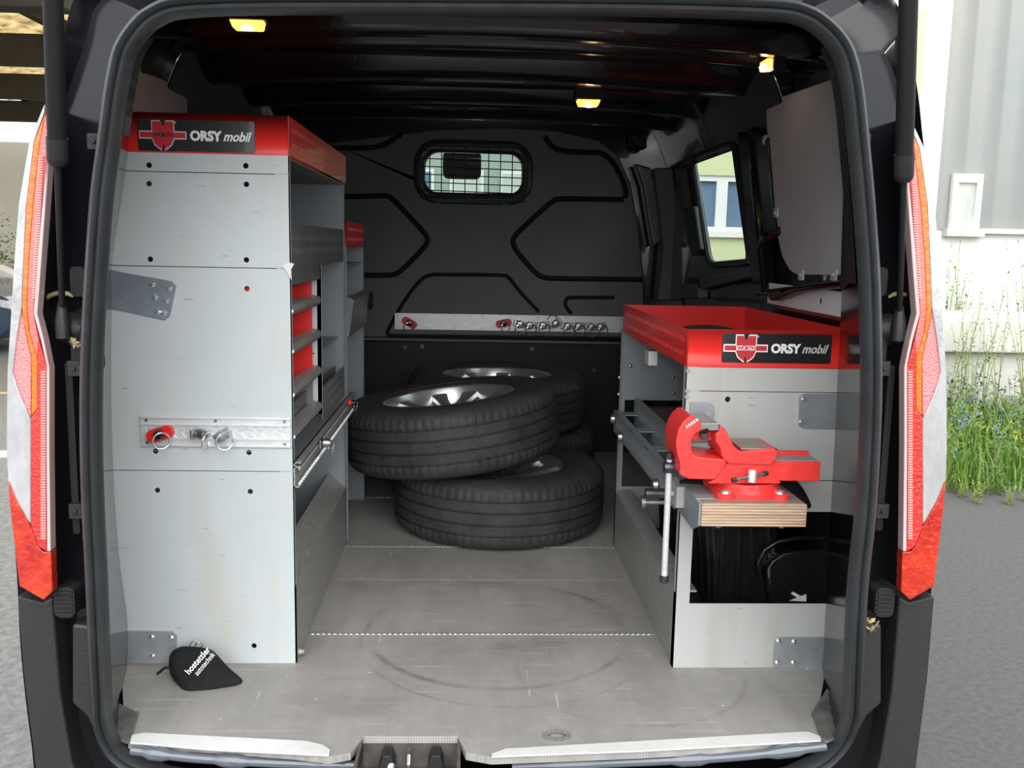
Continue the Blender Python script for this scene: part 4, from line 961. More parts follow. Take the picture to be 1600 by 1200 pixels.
# ================================================================== VISE ON ITS BOARD
def plymat():
    m = mat('plywood_edge', (.62, .47, .33), .6, col2=(.38, .27, .20), vscale=5, stretch=(2, 2, 30))
    N = m.node_tree.nodes; L = m.node_tree.links; b = N['Principled BSDF']; tc = N.new('ShaderNodeTexCoord')
    wv = N.new('ShaderNodeTexWave'); wv.bands_direction = 'Z'; wv.inputs['Scale'].default_value = 55; wv.inputs['Distortion'].default_value = .5; wv.inputs['Detail Scale'].default_value = 4
    L.new(tc.outputs['Object'], wv.inputs['Vector']); r = N.new('ShaderNodeValToRGB'); r.color_ramp.elements[0].color = (.55, .45, .36, 1); r.color_ramp.elements[1].color = (1, 1, 1, 1); L.new(wv.outputs[0], r.inputs[0])
    mx = N.new('ShaderNodeMixRGB'); mx.blend_type = 'MULTIPLY'; mx.inputs[0].default_value = 1; src = b.inputs['Base Color'].links[0].from_socket
    L.new(src, mx.inputs[1]); L.new(r.outputs[0], mx.inputs[2]); L.new(mx.outputs[0], b.inputs['Base Color']); return m
YV0, YV1 = 1.655, 1.835
ba, bb = at(1095, 823, Y=YV0), at(1262, 789, Y=YV0)
VB = thing('vise_board', 'thick plywood board carrying the red vise on the right', 'board', ((ba.x+bb.x)/2, 1.75, ba.z))
bm = nb(); box(bm, ba.x, bb.x, YV0, YV1, ba.z, bb.z); obj('plywood_block', bm, plymat(), VB, bevel=.002)
bm = nb(); box(bm, ba.x+.004, bb.x-.004, YV0+.004, YV1, bb.z, bb.z+.0015); obj('worn_face', bm, mat('board_face', (.30, .26, .22), .5, var=.35, vscale=18), VB)
bm = nb(); prism(bm, [(YV0+.004, bb.z), (YV1+.03, bb.z), (YV1+.03, bb.z-.06), (YV0+.05, ba.z-.02), (YV0+.004, ba.z)], 'X', ba.x-.004, ba.x); box(bm, ba.x-.004, ba.x+.03, YV0+.03, YV1+.03, bb.z, bb.z+.003); obj('steel_bracket', bm, M_GREYIN, VB, bevel=.001)
bm = nb(); box(bm, ba.x, ba.x+.01, YRF-.03, YRF+.002, ba.z-.02, bb.z); obj('bracket_foot', bm, M_GREYIN, VB)
for px in (1122, 1221):
    c = at(px, 826, Y=YV0+.02); bm = nb(); lathe(bm, [(.0001, -.006), (.005, -.005), (.009, 0), (.009, .003)], 12, (c.x, YV0+.02, ba.z-.002)); obj('bolt_end', bm, M_STEEL, VB)
V = thing('bench_vise', 'red cast bench vise with steel jaws bolted on the plywood board', 'vise', ((ba.x+bb.x)/2, 1.745, bb.z+.0015))
def vc(pts, y): return [(p.x, p.z) for p in (at(1020+a/5.714, 620+b/5.714, Y=y) for a, b in pts)]
yv0, yv1 = 1.685, 1.785; cyv = 1.745
zbt = bb.z+.0015
cb_ = at(1163, 770, Y=cyv); cxv = cb_.x
# base flange with bolt lugs
bm = nb(); lathe(bm, [(.069, 0), (.069, .010), (.060, .022), (.058, .026)], 40, (cxv, cyv, zbt)); o = obj('base_flange', bm, M_REDV, V)
for (dx, dy_) in ((-.052, -.052), (.052, -.052), (-.052, .052), (.052, .052)):
    bm = nb(); lathe(bm, [(.018, 0), (.018, .008), (.015, .011), (.0001, .011)], 20, (cxv+dx, cyv+dy_, zbt)); obj('lug', bm, M_REDV, o)
    bm = nb(); lathe(bm, [(.011, .011), (.010, .014), (.006, .017), (.0001, .018)], 16, (cxv+dx, cyv+dy_, zbt)); obj('bolt_head', bm, M_ALUB, o)
ztr = at(1163, 748, Y=cyv).z
bm = nb(); lathe(bm, [(.058, zbt+.024), (.0615, zbt+.027), (.063, ztr-.01), (.061, ztr-.002), (.055, ztr), (.0001, ztr)], 44, (cxv, cyv, 0)); obj('swivel_ring', bm, M_REDV, V)
# fixed body (pedestal + rear jaw)
bm = nb(); prism(bm, vc([(500,762),(560,735),(665,600),(700,560),(1100,560),(1060,640),(1035,690),(1140,755),(1140,775),(500,775)], yv0+.006), 'Y', yv0+.006, yv1-.004); obj('pedestal', bm, M_REDV, V, bevel=.004)
# fixed jaw casting with anvil
bm = nb(); prism(bm, vc([(598,255),(635,275),(665,315),(690,365),(715,420),(745,465),(785,485),(1085,462),(1108,478),(1112,520),(1095,575),(1060,615),(685,600),(640,570),(612,520),(600,460),(575,420),(562,400),(560,330),(590,310)], yv0), 'Y', yv0, yv1); 
bmesh.ops.triangulate(bm, faces=[f for f in bm.faces if len(f.verts) > 4]); fj = obj('fixed_jaw', bm, M_REDV, V, bevel=.003)
bm = nb(); prism(bm, vc([(760,470),(785,478),(1085,455),(1090,462),(785,487)], yv0+.01), 'Y', yv0+.006, yv1-.002); obj('anvil_edge', bm, M_REDV, V)
a, b_ = at(1158, 701, Y=yv0+.004), at(1209, 701, Y=yv0+.004); bm = nb(); box(bm, a.x, b_.x, yv0+.005, yv1-.004, a.z-.002, a.z+.0012); obj('anvil_face', bm, mat('worn_anvil', (.30, .26, .23), .4, .4), V)
# movable jaw, curved like a C and running into the slide
bm = nb(); prism(bm, vc([(350,168),(318,180),(270,225),(232,290),(210,370),(207,440),(218,520),(240,590),(240,690),(262,712),(320,736),(560,742),(620,668),(662,602),(640,560),(400,535),(362,510),(346,460),(345,400),(358,360),(385,330),(425,310),(440,250),(420,215)], yv0), 'Y', yv0, yv1)
bmesh.ops.triangulate(bm, faces=[f for f in bm.faces if len(f.verts) > 4]); mj = obj('movable_jaw', bm, M_REDV, V, bevel=.003)
# back web with pipe jaws between the jaws
bm = nb(); prism(bm, vc([(360,330),(600,320),(600,405),(350,400)], yv0+.02), 'Y', yv0+.035, yv1-.01); obj('jaw_web', bm, M_REDV, V, bevel=.002)
bm = nb(); prism(bm, vc([(430,330),(500,325),(500,360),(465,395),(430,365)], yv0+.02), 'Y', yv0+.02, yv0+.04); obj('pipe_jaw', bm, M_DARKST, V, bevel=.001)
bm = nb(); prism(bm, vc([(428,236),(590,236),(592,300),(500,303),(490,285),(428,300)], yv0-.001), 'Y', yv0-.001, yv1+.005); obj('jaw_plates', bm, M_STEEL, V, bevel=.0012)
bm = nb()
for i in range(5):
    q = vc([(292+i*22, 262-i*15), (304+i*22, 252-i*15), (318+i*22, 270-i*15), (306+i*22, 282-i*15)], yv0-.001); prism(bm, q, 'Y', yv0-.0016, yv0)
obj('cast_marks', bm, M_WHITE, mj)
# slide bar
sa = at(1135, 751, Y=yv0+.012); sb_ = at(1283, 722, Y=yv0+.012)
bm = nb(); box(bm, sa.x-.03, sb_.x, yv0+.012, yv1-.02, sa.z, sb_.z); obj('slide_bar', bm, M_REDV, V, bevel=.002)
bm = nb(); box(bm, sa.x-.02, sb_.x-.003, yv0+.018, yv1-.035, sb_.z, sb_.z+.0015); obj('slide_groove', bm, M_LIP, V)
bm = nb(); box(bm, sa.x-.02, sb_.x-.003, yv1-.034, yv1-.02, sb_.z, sb_.z+.008); obj('slide_ridge', bm, M_REDV, V, bevel=.001)
# spindle and tommy bar
c = at(1048, 730, Y=1.735)
bm = nb(); lathe(bm, [(.0001, -.014), (.011, -.013), (.0125, -.006), (.0125, .008), (.010, .014), (.010, .05)], 20, (c.x, 1.735, c.z), 'X'); obj('spindle', bm, M_DARKST, V)
ca, cb2 = at(1045, 712, Y=1.735), at(1043, 905, Y=1.735); hx = c.x-.003
bm = nb(); tube(bm, [(hx, 1.735, ca.z+.002), (hx, 1.735, cb2.z)], .0062, 14); vh = obj('handle_bar', bm, M_ALU, V)
for z_ in (ca.z, cb2.z):
    bm = nb(); lathe(bm, [(.006, -.007), (.009, -.005), (.009, .005), (.006, .008)], 14, (hx, 1.735, z_)); obj('handle_end', bm, M_DARKST, vh)
# swivel clamp T handle
c = at(1175, 748, Y=yv0-.012); bm = nb(); lathe(bm, [(.0075, -.006), (.0075, .014), (.006, .017), (.0001, .018)], 16, c); cl_ = obj('clamp_screw', bm, M_ALU, V)
a, b_ = at(1147, 750, Y=yv0-.02), at(1196, 740, Y=yv0-.002); bm = nb(); tube(bm, [a, b_], .0034, 10); obj('clamp_lever', bm, M_STEEL, cl_)
for p in (a, b_):
    bm = nb(); d = (b_-a).normalized()*.004; tube(bm, [p-d, p+d], .0048, 10); obj('lever_end', bm, M_DARKST, cl_)

# ================================================================== SOFT THINGS
def blob(name, outline, m_, y0, y1, lab, cat, n=3, noise=.004, parent=None, axis='Y', seed=1):
    """cloth lump: outline (x, z) swelling between y0 and y1"""
    rnd = random.Random(seed); bm = nb(); cx = sum(a for a, b in outline)/len(outline); cz = sum(b for a, b in outline)/len(outline)
    rings = []
    for k in range(7):
        t = k/6; s = math.sqrt(max(0, 1-(2*t-1)**2)); s = max(s, .12)**.5; y = y0+(y1-y0)*t
        rings.append([Vector((cx+(a-cx)*s+rnd.uniform(-noise, noise), y+rnd.uniform(-noise, noise), cz+(b-cz)*s+rnd.uniform(-noise, noise))) for a, b in outline])
    loft(bm, rings); V0 = [v for v in bm.verts]
    bmesh.ops.holes_fill(bm, edges=[e for e in bm.edges if e.is_boundary], sides=0)
    o = obj(name, bm, m_, parent, subsurf=2, sharp=180)
    if lab: tag(o, lab, cat)
    return o
q = PY([(1140,692),(1158,688),(1175,683),(1195,690),(1215,702),(1224,706),(1216,715),(1228,740),(1250,752),(1262,775),(1272,795),(1255,796),(1235,780),(1218,770),(1190,765),(1150,760),(1120,745),(1105,705),(1120,700)], 1.83)
blob('rag', q, M_CLOTH, 1.80, 1.86, 'black cloth rag stuffed behind the vise', 'cloth', noise=.0015)
q = PY([(1060,752),(1110,748),(1108,762),(1062,760)], 1.80)
blob('rag_end', q, M_CLOTH, 1.79, 1.83, 'black cloth corner under the left side of the vise', 'cloth', noise=.001)
# dark cloth lying in the right tray
bm = nb(); G = 22
X0_, X1_, Yq0, Yq1 = XR+.02, XR+.30, YRF+.02, 2.45; vs = {}
rnd = random.Random(3)
for i in range(G+1):
    for j in range(G+1):
        u, v = i/G, j/G; edge = min(u, 1-u, v, 1-v)
        z = zR+.004+min(edge*8, 1)*(.034+.008*math.sin(u*9+v*4)+.006*math.sin(v*17+u*3))
        vs[i, j] = bm.verts.new((X0_+(X1_-X0_)*u+.01*math.sin(v*6), Yq0+(Yq1-Yq0)*v+.012*math.sin(u*8), z))
for i in range(G):
    for j in range(G): bm.faces.new((vs[i, j], vs[i+1, j], vs[i+1, j+1], vs[i, j+1]))
bmesh.ops.solidify(bm, geom=bm.faces[:], thickness=.002)
tag(obj('dark_cloth', bm, mat('brown_black_cloth', (.028, .020, .018), .8, var=.4, vscale=20), sharp=180), 'dark cloth lying in the low red tray', 'cloth')
# ribbed black crate standing in the bottom of the right unit
cr_ = thing('plastic_crate', 'black ribbed plastic crate inside the low shelf opening', 'crate', (.62, 2.25, .055))
bm = nb(); xa, xb, ya_, yb_ = .545, .70, 2.0, 2.60
prism(bm, [(xa+.02, .056), (xb, .056), (xb, .33), (xa, .33)], 'Y', ya_, yb_); obj('crate_body', bm, M_BLACKPL, cr_, bevel=.006)
for i in range(9):
    y_ = ya_+.02+i*.068; bm = nb(); prism(bm, [(xa+.012, .060), (xa+.03, .060), (xa+.01, .33), (xa-.008, .33)], 'Y', y_, y_+.012); obj('side_rib', bm, M_BLACKPL, cr_, bevel=.002)
for i in range(4):
    x_ = xa+.025+i*.038; bm = nb(); prism(bm, [(x_, .06), (x_+.01, .06), (x_+.01-.012*(i > 1), .32), (x_-.012*(i > 1), .32)], 'Y', ya_-.008, ya_+.004); obj('front_rib', bm, M_BLACKPL, cr_, bevel=.002)
bm = nb(); tube(bm, [(xa-.004, ya_, .325), (xa-.004, yb_, .325)], .008, 8); tube(bm, [(xa, ya_-.004, .325), (xb, ya_-.004, .325)], .008, 8); obj('crate_rim', bm, M_BLACKPL, cr_)
# round black container in front with white arrow sticker
ca_ = thing('black_case', 'glossy black case with a round corner and white arrow sticker', 'case', (.71, 2.02, .055))
q = PY([(1202,943),(1196,915),(1196,890),(1205,872),(1222,862),(1250,858),(1330,856),(1330,955),(1202,955)], 1.98)
q = [(a, max(b, .056)) for a, b in q]
bm = nb(); prism(bm, q, 'Y', 1.97, 2.30); obj('case_body', bm, M_BLACKPL, ca_, bevel=.02)
q = PY([(1190,905),(1186,880),(1196,860),(1215,848),(1245,842),(1335,840)], 1.98)
bm = nb(); tube(bm, [(a, 1.985, b) for a, b in q], .006, 8); obj('case_rim', bm, M_BLACKPL, ca_, sharp=60)
q = PY([(1234,939),(1246,934),(1236,928),(1240,925),(1252,932),(1260,929),(1260,940)], 1.965)
bm = nb(); prism(bm, q, 'Y', 1.9655, 1.9675); obj('arrow_sticker', bm, M_WHITE, ca_)

# pouch
def P0(px, py, h=0): p = at(px, py, Z=h); return p
pouch = thing('drawstring_pouch', 'small black cloth pouch with white lettering on the van floor', 'pouch', P0(320, 1060))
PN = Vector((0, -.62, .78)).normalized(); PP0 = Vector((0, 1.79, .012))       # sloping face of the pouch leaning on the shelf
def atp(px, py, off=0):
    d = van_dir(((px-800)/F, (py-600)/F, 1)); q0 = PP0+PN*off
    return CAM+d*((q0-CAM).dot(PN)/d.dot(PN))
out = [(263,1034),(264,1022),(272,1013),(284,1009),(300,1010),(318,1011),(331,1014),(339,1021),(348,1032),(358,1043),(369,1053),(379,1060),(380,1064),(372,1069),(355,1074),(335,1079),(315,1083),(300,1086),(291,1085),(284,1079),(278,1068),(270,1056),(265,1046)]
edge = [atp(*p) for p in out]; ce = sum(edge, Vector())/len(edge); rp_ = random.Random(2)
rings = [[Vector((ce.x+(p.x-ce.x)*.9, min(p.y, 1.88), .001)) for p in edge]]
rings.append([Vector((p.x, p.y, max(.003, p.z*.5))) for p in edge])
for sc_, h in ((1, 0), (.95, .006), (.84, .011), (.66, .015), (.42, .017), (.15, .018)):
    rings.append([ce+(p-ce)*sc_+PN*(h+rp_.uniform(-.0012, .0012)) for p in edge])
bm = nb(); loft(bm, rings); bmesh.ops.holes_fill(bm, edges=[e for e in bm.edges if e.is_boundary], sides=0)
pb_ = obj('pouch_body', bm, M_CLOTH, pouch, subsurf=1, sharp=180)
bm = nb(); p = atp(263, 1043); tube(bm, catmull([p+Vector((.01, 0, 0)), p+Vector((-.006, -.002, .0)), p+Vector((-.016, -.003, -.008)), p+Vector((-.022, -.004, -.012))], 4, False), .0028, 6); obj('cord_end', bm, M_CLOTH, pouch)
for i in range(2):
    bm = nb(); p = atp(303+i*8, 1006+i*2); torus(bm, p, .0075, .0014, Euler((.5, .5*i, .6)).to_matrix(), 16, 6); obj('metal_eyelet', bm, M_ALUB, pouch)
for s_, a, b2, ht, bold in (('hostettler', (296, 1055), (330, 1016), (-11, -9), .0016), ('autotechnik', (309, 1057), (337, 1024), (-9, -8), .0004)):
    A_, B_ = atp(*a, .018), atp(*b2, .018); V_ = atp(a[0]+ht[0], a[1]+ht[1], .018)-A_
    bm = text_bm(s_, 1.0, (0, 0, 0), width=1.0, bold=bold*14, depth=.0)
    for v in bm.verts:
        x, y, z = v.co; v.co = A_+(B_-A_)*x+V_*z+PN*.0022
    obj('lettering', bm, M_WHITE, pouch)

# ================================================================== OUTSIDE
GZ = -.60
bm = nb(); v = [bm.verts.new(p) for p in ((-60, -25, GZ), (60, -25, GZ), (60, 80, GZ), (-60, 80, GZ))]; bm.faces.new(v)
gm = mat('asphalt', (.125, .122, .118), .85, 0, .25, var=.28, vscale=40, bump=.3, bscale=180)
tag(struct('ground', bm, gm), 'grey asphalt yard around the van')
bm = nb(); v = [bm.verts.new(p) for p in ((-60, -25, GZ+.004), (-1.2, -25, GZ+.004), (-1.2, 60, GZ+.004), (-60, 60, GZ+.004))]; bm.faces.new(v)  # second ground plane in a paler colour, left of the van
tag(struct('ground', bm, mat('pale_asphalt', (.27, .265, .255), .85, 0, .25, var=.4, vscale=30, bump=.3, bscale=150)), 'paler asphalt on the left side of the van')
bm = nb(); p = at(0, 616, Z=GZ); box(bm, p.x-3, p.x+.15, p.y, p.y+.1, GZ+.004, GZ+.008); tag(obj('yellow_marking', bm, mat('yellow_paint', (.6, .45, .08), .7)), 'yellow line painted on the asphalt far left', 'road marking')
bm = nb(); p = at(0, 728, Z=GZ); prism(bm, [(p.x-2, p.y-.3), (p.x+.4, p.y+.35), (p.x+.4, p.y+.55), (p.x-2, p.y-.1)], 'Z', GZ+.004, GZ+.014); tag(obj('pale_kerb_line', bm, M_CONC), 'pale kerb strip in the asphalt left of the van', 'kerb')

# right building: profiled sheet facade, window, white plinth
YW = 12.0
def PW(px, py, y=YW): p = at(px, py, Y=y); return p.x, p.z
bx0 = PW(1447, 300)[0]; zsill = PW(1540, 361)[1]; B_R = thing('workshop_building', 'workshop building with corrugated metal facade and white base on the right', 'building', (10, YW, GZ))
bm = nb(); pts = []; x = bx0+.10; i = 0
while x < 17: pts += [(x, YW), (x+.06, YW-.03), (x+.30, YW-.03), (x+.36, YW)]; x += .42
pts += [(17, YW+.3), (bx0+.1, YW+.3)]
prism(bm, pts, 'Z', zsill, 6.5); bmesh.ops.triangulate(bm, faces=[f for f in bm.faces if len(f.verts) > 4])
obj('facade_sheets', bm, mat('facade_sheet', (.20, .235, .25), .38, .25, .5, col2=(.30, .285, .24), vscale=.8, stretch=(.5, 1, .35)), B_R)
bm = nb(); box(bm, bx0, 17, YW-.02, YW+.4, GZ, zsill); obj('base_wall', bm, M_WALLW, B_R)
bm = nb(); box(bm, bx0-.04, bx0+.11, YW-.08, YW+.3, zsill-.05, 6.5); obj('corner_post', bm, M_WFRAME, B_R)
bm = nb(); box(bm, PW(1527, 360)[0], 17, YW-.12, YW, zsill-.035, zsill+.03); obj('sill_ledge', bm, M_CONC, B_R)
a, b_ = PW(1478, 357), PW(1531, 273)
bm = nb(); plate(bm, [(a[0], a[1]), (b_[0], a[1]), (b_[0], b_[1]), (a[0], b_[1])], [[(a[0]+.07, a[1]+.09), (b_[0]-.07, a[1]+.09), (b_[0]-.07, b_[1]-.11), (a[0]+.07, b_[1]-.11)]], 'Y', YW-.10, YW-.03); wfr = obj('window_frame', bm, M_WFRAME, B_R)
bm = nb(); prism(bm, [(a[0]+.07, a[1]+.09), (b_[0]-.07, a[1]+.09), (b_[0]-.07, b_[1]-.11), (a[0]+.07, b_[1]-.11)], 'Y', YW-.06, YW-.05); obj('pane', bm, mat('pane_grey', (.34, .38, .38), .1, 0, .5, col2=(.55, .55, .48), vscale=3, stretch=(3, 1, .5)), wfr)
bm = nb(); box(bm, a[0]-.06, b_[0]+.05, YW-.16, YW-.03, a[1]-.10, a[1]); obj('window_sill', bm, M_CONC, wfr)
# yellow building seen through the side window
YY = 20.0
B_Y = thing('yellow_house', 'pale yellow house wall with white window, seen through the sliding door window', 'building', (5, YY, GZ))
wxa, wza = (lambda p: (p.x, p.z))(at(1060, 362, Y=YY)); wxb, wzb = (lambda p: (p.x, p.z))(at(1204, 276, Y=YY))
bm = nb(); plate(bm, [(2.2, GZ), (12, GZ), (12, 6), (2.2, 6)], [[(wxa, wza), (wxb, wza), (wxb, wzb), (wxa, wzb)]], 'Y', YY, YY+.25); obj('rendered_wall', bm, M_YELLOW, B_Y)
bm = nb(); h1 = at(1129.5, 320, Y=YY).x; th = .09
hs = []
xs_ = [wxa+.06, h1-.14, h1+.10, wxb-.06]
hs = [[(xs_[0], wza+.12), (xs_[1], wza+.12), (xs_[1], wzb-.12), (xs_[0], wzb-.12)], [(xs_[2], wza+.12), (xs_[3], wza+.12), (xs_[3], wzb-.12), (xs_[2], wzb-.12)]]
plate(bm, [(wxa, wza), (wxb, wza), (wxb, wzb), (wxa, wzb)], hs, 'Y', YY+.04, YY+.12); yf = obj('window_frame', bm, M_WFRAME, B_Y)
bm = nb(); box(bm, wxa, wxb, YY+.13, YY+.15, wza, wzb); obj('blue_blind', bm, M_BLIND, yf)
bm = nb(); box(bm, wxa-.1, wxb+.1, YY-.08, YY+.04, wza-.10, wza); obj('window_sill', bm, M_WFRAME, yf)
# hall far ahead, seen through cab
B_H = thing('far_hall', 'pale hall with tall windows far ahead, seen through the cab', 'building', (-2, 27, GZ))
bm = nb(); box(bm, -8, 3.0, 27, 30, GZ, 3.6); obj('hall_wall', bm, mat('green_grey_wall', (.34, .42, .38), .7), B_H)
for x in (-3.4, -2.0, -.6, .8):
    bm = nb(); box(bm, x, x+.95, 26.9, 27, 1.2, 3.0); f_ = obj('hall_window', bm, M_WFRAME, B_H)
    bm = nb(); box(bm, x+.08, x+.87, 26.88, 26.9, 1.28, 2.92); obj('pane', bm, M_BLIND if x < -1 else mat('pane_pale', (.55, .62, .58), .2), f_)

# left: carport, white building, parked car
B_L = thing('white_building', 'white building with large windows behind the parked car at far left', 'building', (-11, 15, GZ))
YL = 15.5
bm = nb(); ztl = at(30, 222, Y=YL).z; wl = []
for x in (-9.15, -10.9, -12.7): wl.append([(x, .3), (x+1.25, .3), (x+1.25, 1.95), (x, 1.95)])
plate(bm, [(-18, GZ), (-6.6, GZ), (-6.6, ztl), (-18, ztl)], wl, 'Y', YL, YL+.3); obj('wall', bm, M_WALLW, B_L)
for x in (-9.15, -10.9, -12.7):
    bm = nb(); plate(bm, [(x, .3), (x+1.25, .3), (x+1.25, 1.95), (x, 1.95)], [[(x+.08, .38), (x+.58, .38), (x+.58, 1.87), (x+.08, 1.87)], [(x+.67, .38), (x+1.17, .38), (x+1.17, 1.87), (x+.67, 1.87)]], 'Y', YL+.05, YL+.12); f_ = obj('window_frame', bm, M_WFRAME, B_L)
    bm = nb(); box(bm, x+.02, x+1.22, YL+.13, YL+.15, .32, 1.93); obj('pane', bm, mat('pane_green', (.42, .52, .47), .15), f_)
cp = thing('carport', 'timber carport roof with dark beams and yellowed corrugated sheets at upper left', 'carport', (-7, 9, GZ))
zc_ = 2.55
for y_ in (7.3, 9.6, 11.9, 14.2):
    bm = nb(); box(bm, -15, -3.0, y_, y_+.22, zc_, zc_+.28); obj('beam', bm, M_WOODDK, cp, bevel=.01)
for x in (-14, -11.5, -9, -6.5, -4.0):
    bm = nb(); box(bm, x, x+.09, 6.4, 14.8, zc_+.28, zc_+.4); obj('rafter', bm, M_WOODDK, cp)
bm = nb(); pts = []; n = 150
top = []; 
for i in range(n+1): top.append((-15+12.1*i/n, zc_+.42+.025*math.sin(i*1.9)))
A_ = [bm.verts.new((a, 6.3, b)) for a, b in top]; B2 = [bm.verts.new((a, 15.1, b)) for a, b in top]
for i in range(n): bm.faces.new((A_[i], A_[i+1], B2[i+1], B2[i]))
ms = bpy.data.materials.new('yellowed_sheet'); ms.use_nodes = True; N = ms.node_tree.nodes; L = ms.node_tree.links; b = N['Principled BSDF']
tr = N.new('ShaderNodeBsdfTranslucent'); mx = N.new('ShaderNodeMixShader'); mx.inputs[0].default_value = .72
nz = N.new('ShaderNodeTexNoise'); nz.inputs['Scale'].default_value = 6; nz.inputs['Detail'].default_value = 8; rp = N.new('ShaderNodeValToRGB'); rp.color_ramp.elements[0].position = .35; rp.color_ramp.elements[1].position = .65
rp.color_ramp.elements[0].color = (.20, .13, .05, 1); rp.color_ramp.elements[1].color = (.62, .47, .22, 1)
tc = N.new('ShaderNodeTexCoord'); L.new(tc.outputs['Object'], nz.inputs['Vector']); L.new(nz.outputs[0], rp.inputs[0]); L.new(rp.outputs[0], tr.inputs[0]); L.new(rp.outputs[0], b.inputs['Base Color'])
L.new(b.outputs[0], mx.inputs[1]); L.new(tr.outputs[0], mx.inputs[2]); L.new(mx.outputs[0], N['Material Output'].inputs[0])
obj('roof_sheet', bm, ms, cp)
for x in (-14, -8.6):
    for y_ in (7.3, 14.2):
        bm = nb(); box(bm, x, x+.15, y_+.03, y_+.18, GZ, zc_); obj('post', bm, M_WOODDK, cp)
# parked car, side view
pc = at(22, 560, Z=GZ); cx1 = pc.x; YC = pc.y
car = thing('parked_car', 'dark blue parked car at the far left edge', 'car', (cx1-2.2, YC+.9, GZ))
M_CAR = mat('car_blue', (.012, .035, .08), .2, .2, .5, coat=1)
sp = [(0, .35), (.02, .55), (-.06, .72), (-.25, .82), (-1.0, .95), (-1.25, 1.0), (-1.8, 1.38), (-2.2, 1.46), (-3.2, 1.42), (-3.9, 1.02), (-4.35, .95), (-4.4, .4), (-3.95, .22), (-.2, .22)]
bm = nb(); prism(bm, [(cx1+a, GZ+b) for a, b in sp], 'Y', YC+.05, YC+1.75); bmesh.ops.triangulate(bm, faces=[f for f in bm.faces if len(f.verts) > 4]); obj('car_body', bm, M_CAR, car, bevel=.05)
bm = nb(); prism(bm, [(cx1+a, GZ+b) for a, b in ((-1.35, 1.0), (-1.85, 1.32), (-3.1, 1.34), (-3.6, 1.02))], 'Y', YC+.035, YC+.06); obj('side_window', bm, M_GLOSSP, car)
bm = nb(); prism(bm, [(cx1+a, GZ+b) for a, b in ((.0, .60), (-.02, .70), (-.35, .76), (-.3, .66))], 'Y', YC-.0, YC+.3); obj('headlight', bm, M_LCLR, car, bevel=.01)
for a in (-.85, -3.5):
    bm = nb(); lathe(bm, [(.0001, 0), (.2, 0), (.22, -.01), (.31, -.01), (.32, .02), (.32, .2), (.0001, .2)], 32, (cx1+a, YC+.03, GZ+.32), 'Y'); obj('wheel', bm, M_TYRE, car)
    bm = nb(); lathe(bm, [(.0001, -.02), (.19, -.005), (.2, .0)], 10, (cx1+a, YC+.03, GZ+.32), 'Y'); obj('hubcap', bm, M_RIM, car)
# white van / white bonnet behind it
bm = nb(); p = at(24, 417,  Y=13.6); prism(bm, [(p.x+.05, p.z-.9), (p.x, p.z-.12), (p.x-.3, p.z+.02), (p.x-2.6, p.z+.25), (p.x-2.6, p.z-.9)], 'Y', 13.6, 13.9); tag(obj('white_car', bm, M_WFRAME, bevel=.03), 'white car bonnet just visible above the dark blue car', 'car')

# concrete slab + weeds at right
YS = 8.0
a = at(1478, 496, Y=YS); b_ = at(1600, 506, Y=YS); c = at(1478, 551, Y=YS)
bm = nb(); box(bm, a.x-.6, a.x+6, YS, YS+1.4, c.z, a.z-.02); box(bm, a.x, a.x+6, YS+.1, YS+1.3, GZ, c.z)
tag(obj('concrete_slab', bm, M_CONC, bevel=.02), 'pale concrete slab bench behind the weeds on the right', 'slab')

def weed(h, leaves, seed, flower, m_leaf, spread=.06):
    r = random.Random(seed); t = thing('weed', 'x', 'plant'); bm = nb(); bl = nb(); bf = nb()
    for s in range(r.randint(2, 4)):
        a = r.uniform(0, 2*PI); hh = h*r.uniform(.6, 1); lean = r.uniform(.02, spread*2)
        pts = [Vector((math.cos(a)*lean*u*u*3, math.sin(a)*lean*u*u*3, hh*u)) for u in (0, .25, .5, .75, 1)]
        tube(bm, pts, [.004, .0035, .003, .002, .0012], 5)
        for k in range(leaves):
            u = r.uniform(.05, .95); i = min(3, int(u*4)); p = pts[i].lerp(pts[i+1], u*4-i); b = r.uniform(0, 2*PI); ln = r.uniform(.03, .10)*(1.2-u*.8)
            d = Vector((math.cos(b), math.sin(b), r.uniform(-.1, .8))).normalized()*ln; w_ = Vector((-math.sin(b), math.cos(b), 0))*ln*.16
            v = [bl.verts.new(q) for q in (p, p+d*.5+w_, p+d, p+d*.5-w_)]; bl.faces.new(v)
        if flower:
            for k in range(flower):
                u = r.uniform(.35, 1); i = min(3, int(u*4)); p = pts[i].lerp(pts[i+1], u*4-i)+Vector((r.uniform(-.03, .03), r.uniform(-.03, .03), 0)); rr = r.uniform(.010, .017)
                n = Vector((r.uniform(-.5, .5), -1, r.uniform(0, .6))).normalized(); e1 = n.cross(Vector((0, 0, 1))).normalized(); e2 = n.cross(e1)
                c_ = bf.verts.new(p+n*.004); ring = [bf.verts.new(p+(e1*math.cos(2*PI*m/10)+e2*math.sin(2*PI*m/10))*rr*(1 if m % 2 else .62)) for m in range(10)]
                for m in range(10): bf.faces.new((c_, ring[m], ring[(m+1) % 10]))
    obj('stem', bm, M_STEM, t); obj('leaves', bl, m_leaf, t)
    if flower: obj('blossoms', bf, M_FLOW, t)
    else: bf.free()
    return t
protos = [weed(.55, 34, 1, 2, M_LEAF), weed(.48, 44, 2, 0, M_LEAFY), weed(.78, 26, 3, 4, M_LEAF), weed(.55, 44, 4, 1, M_LEAF), weed(1.25, 30, 5, 0, M_LEAF, .03)]
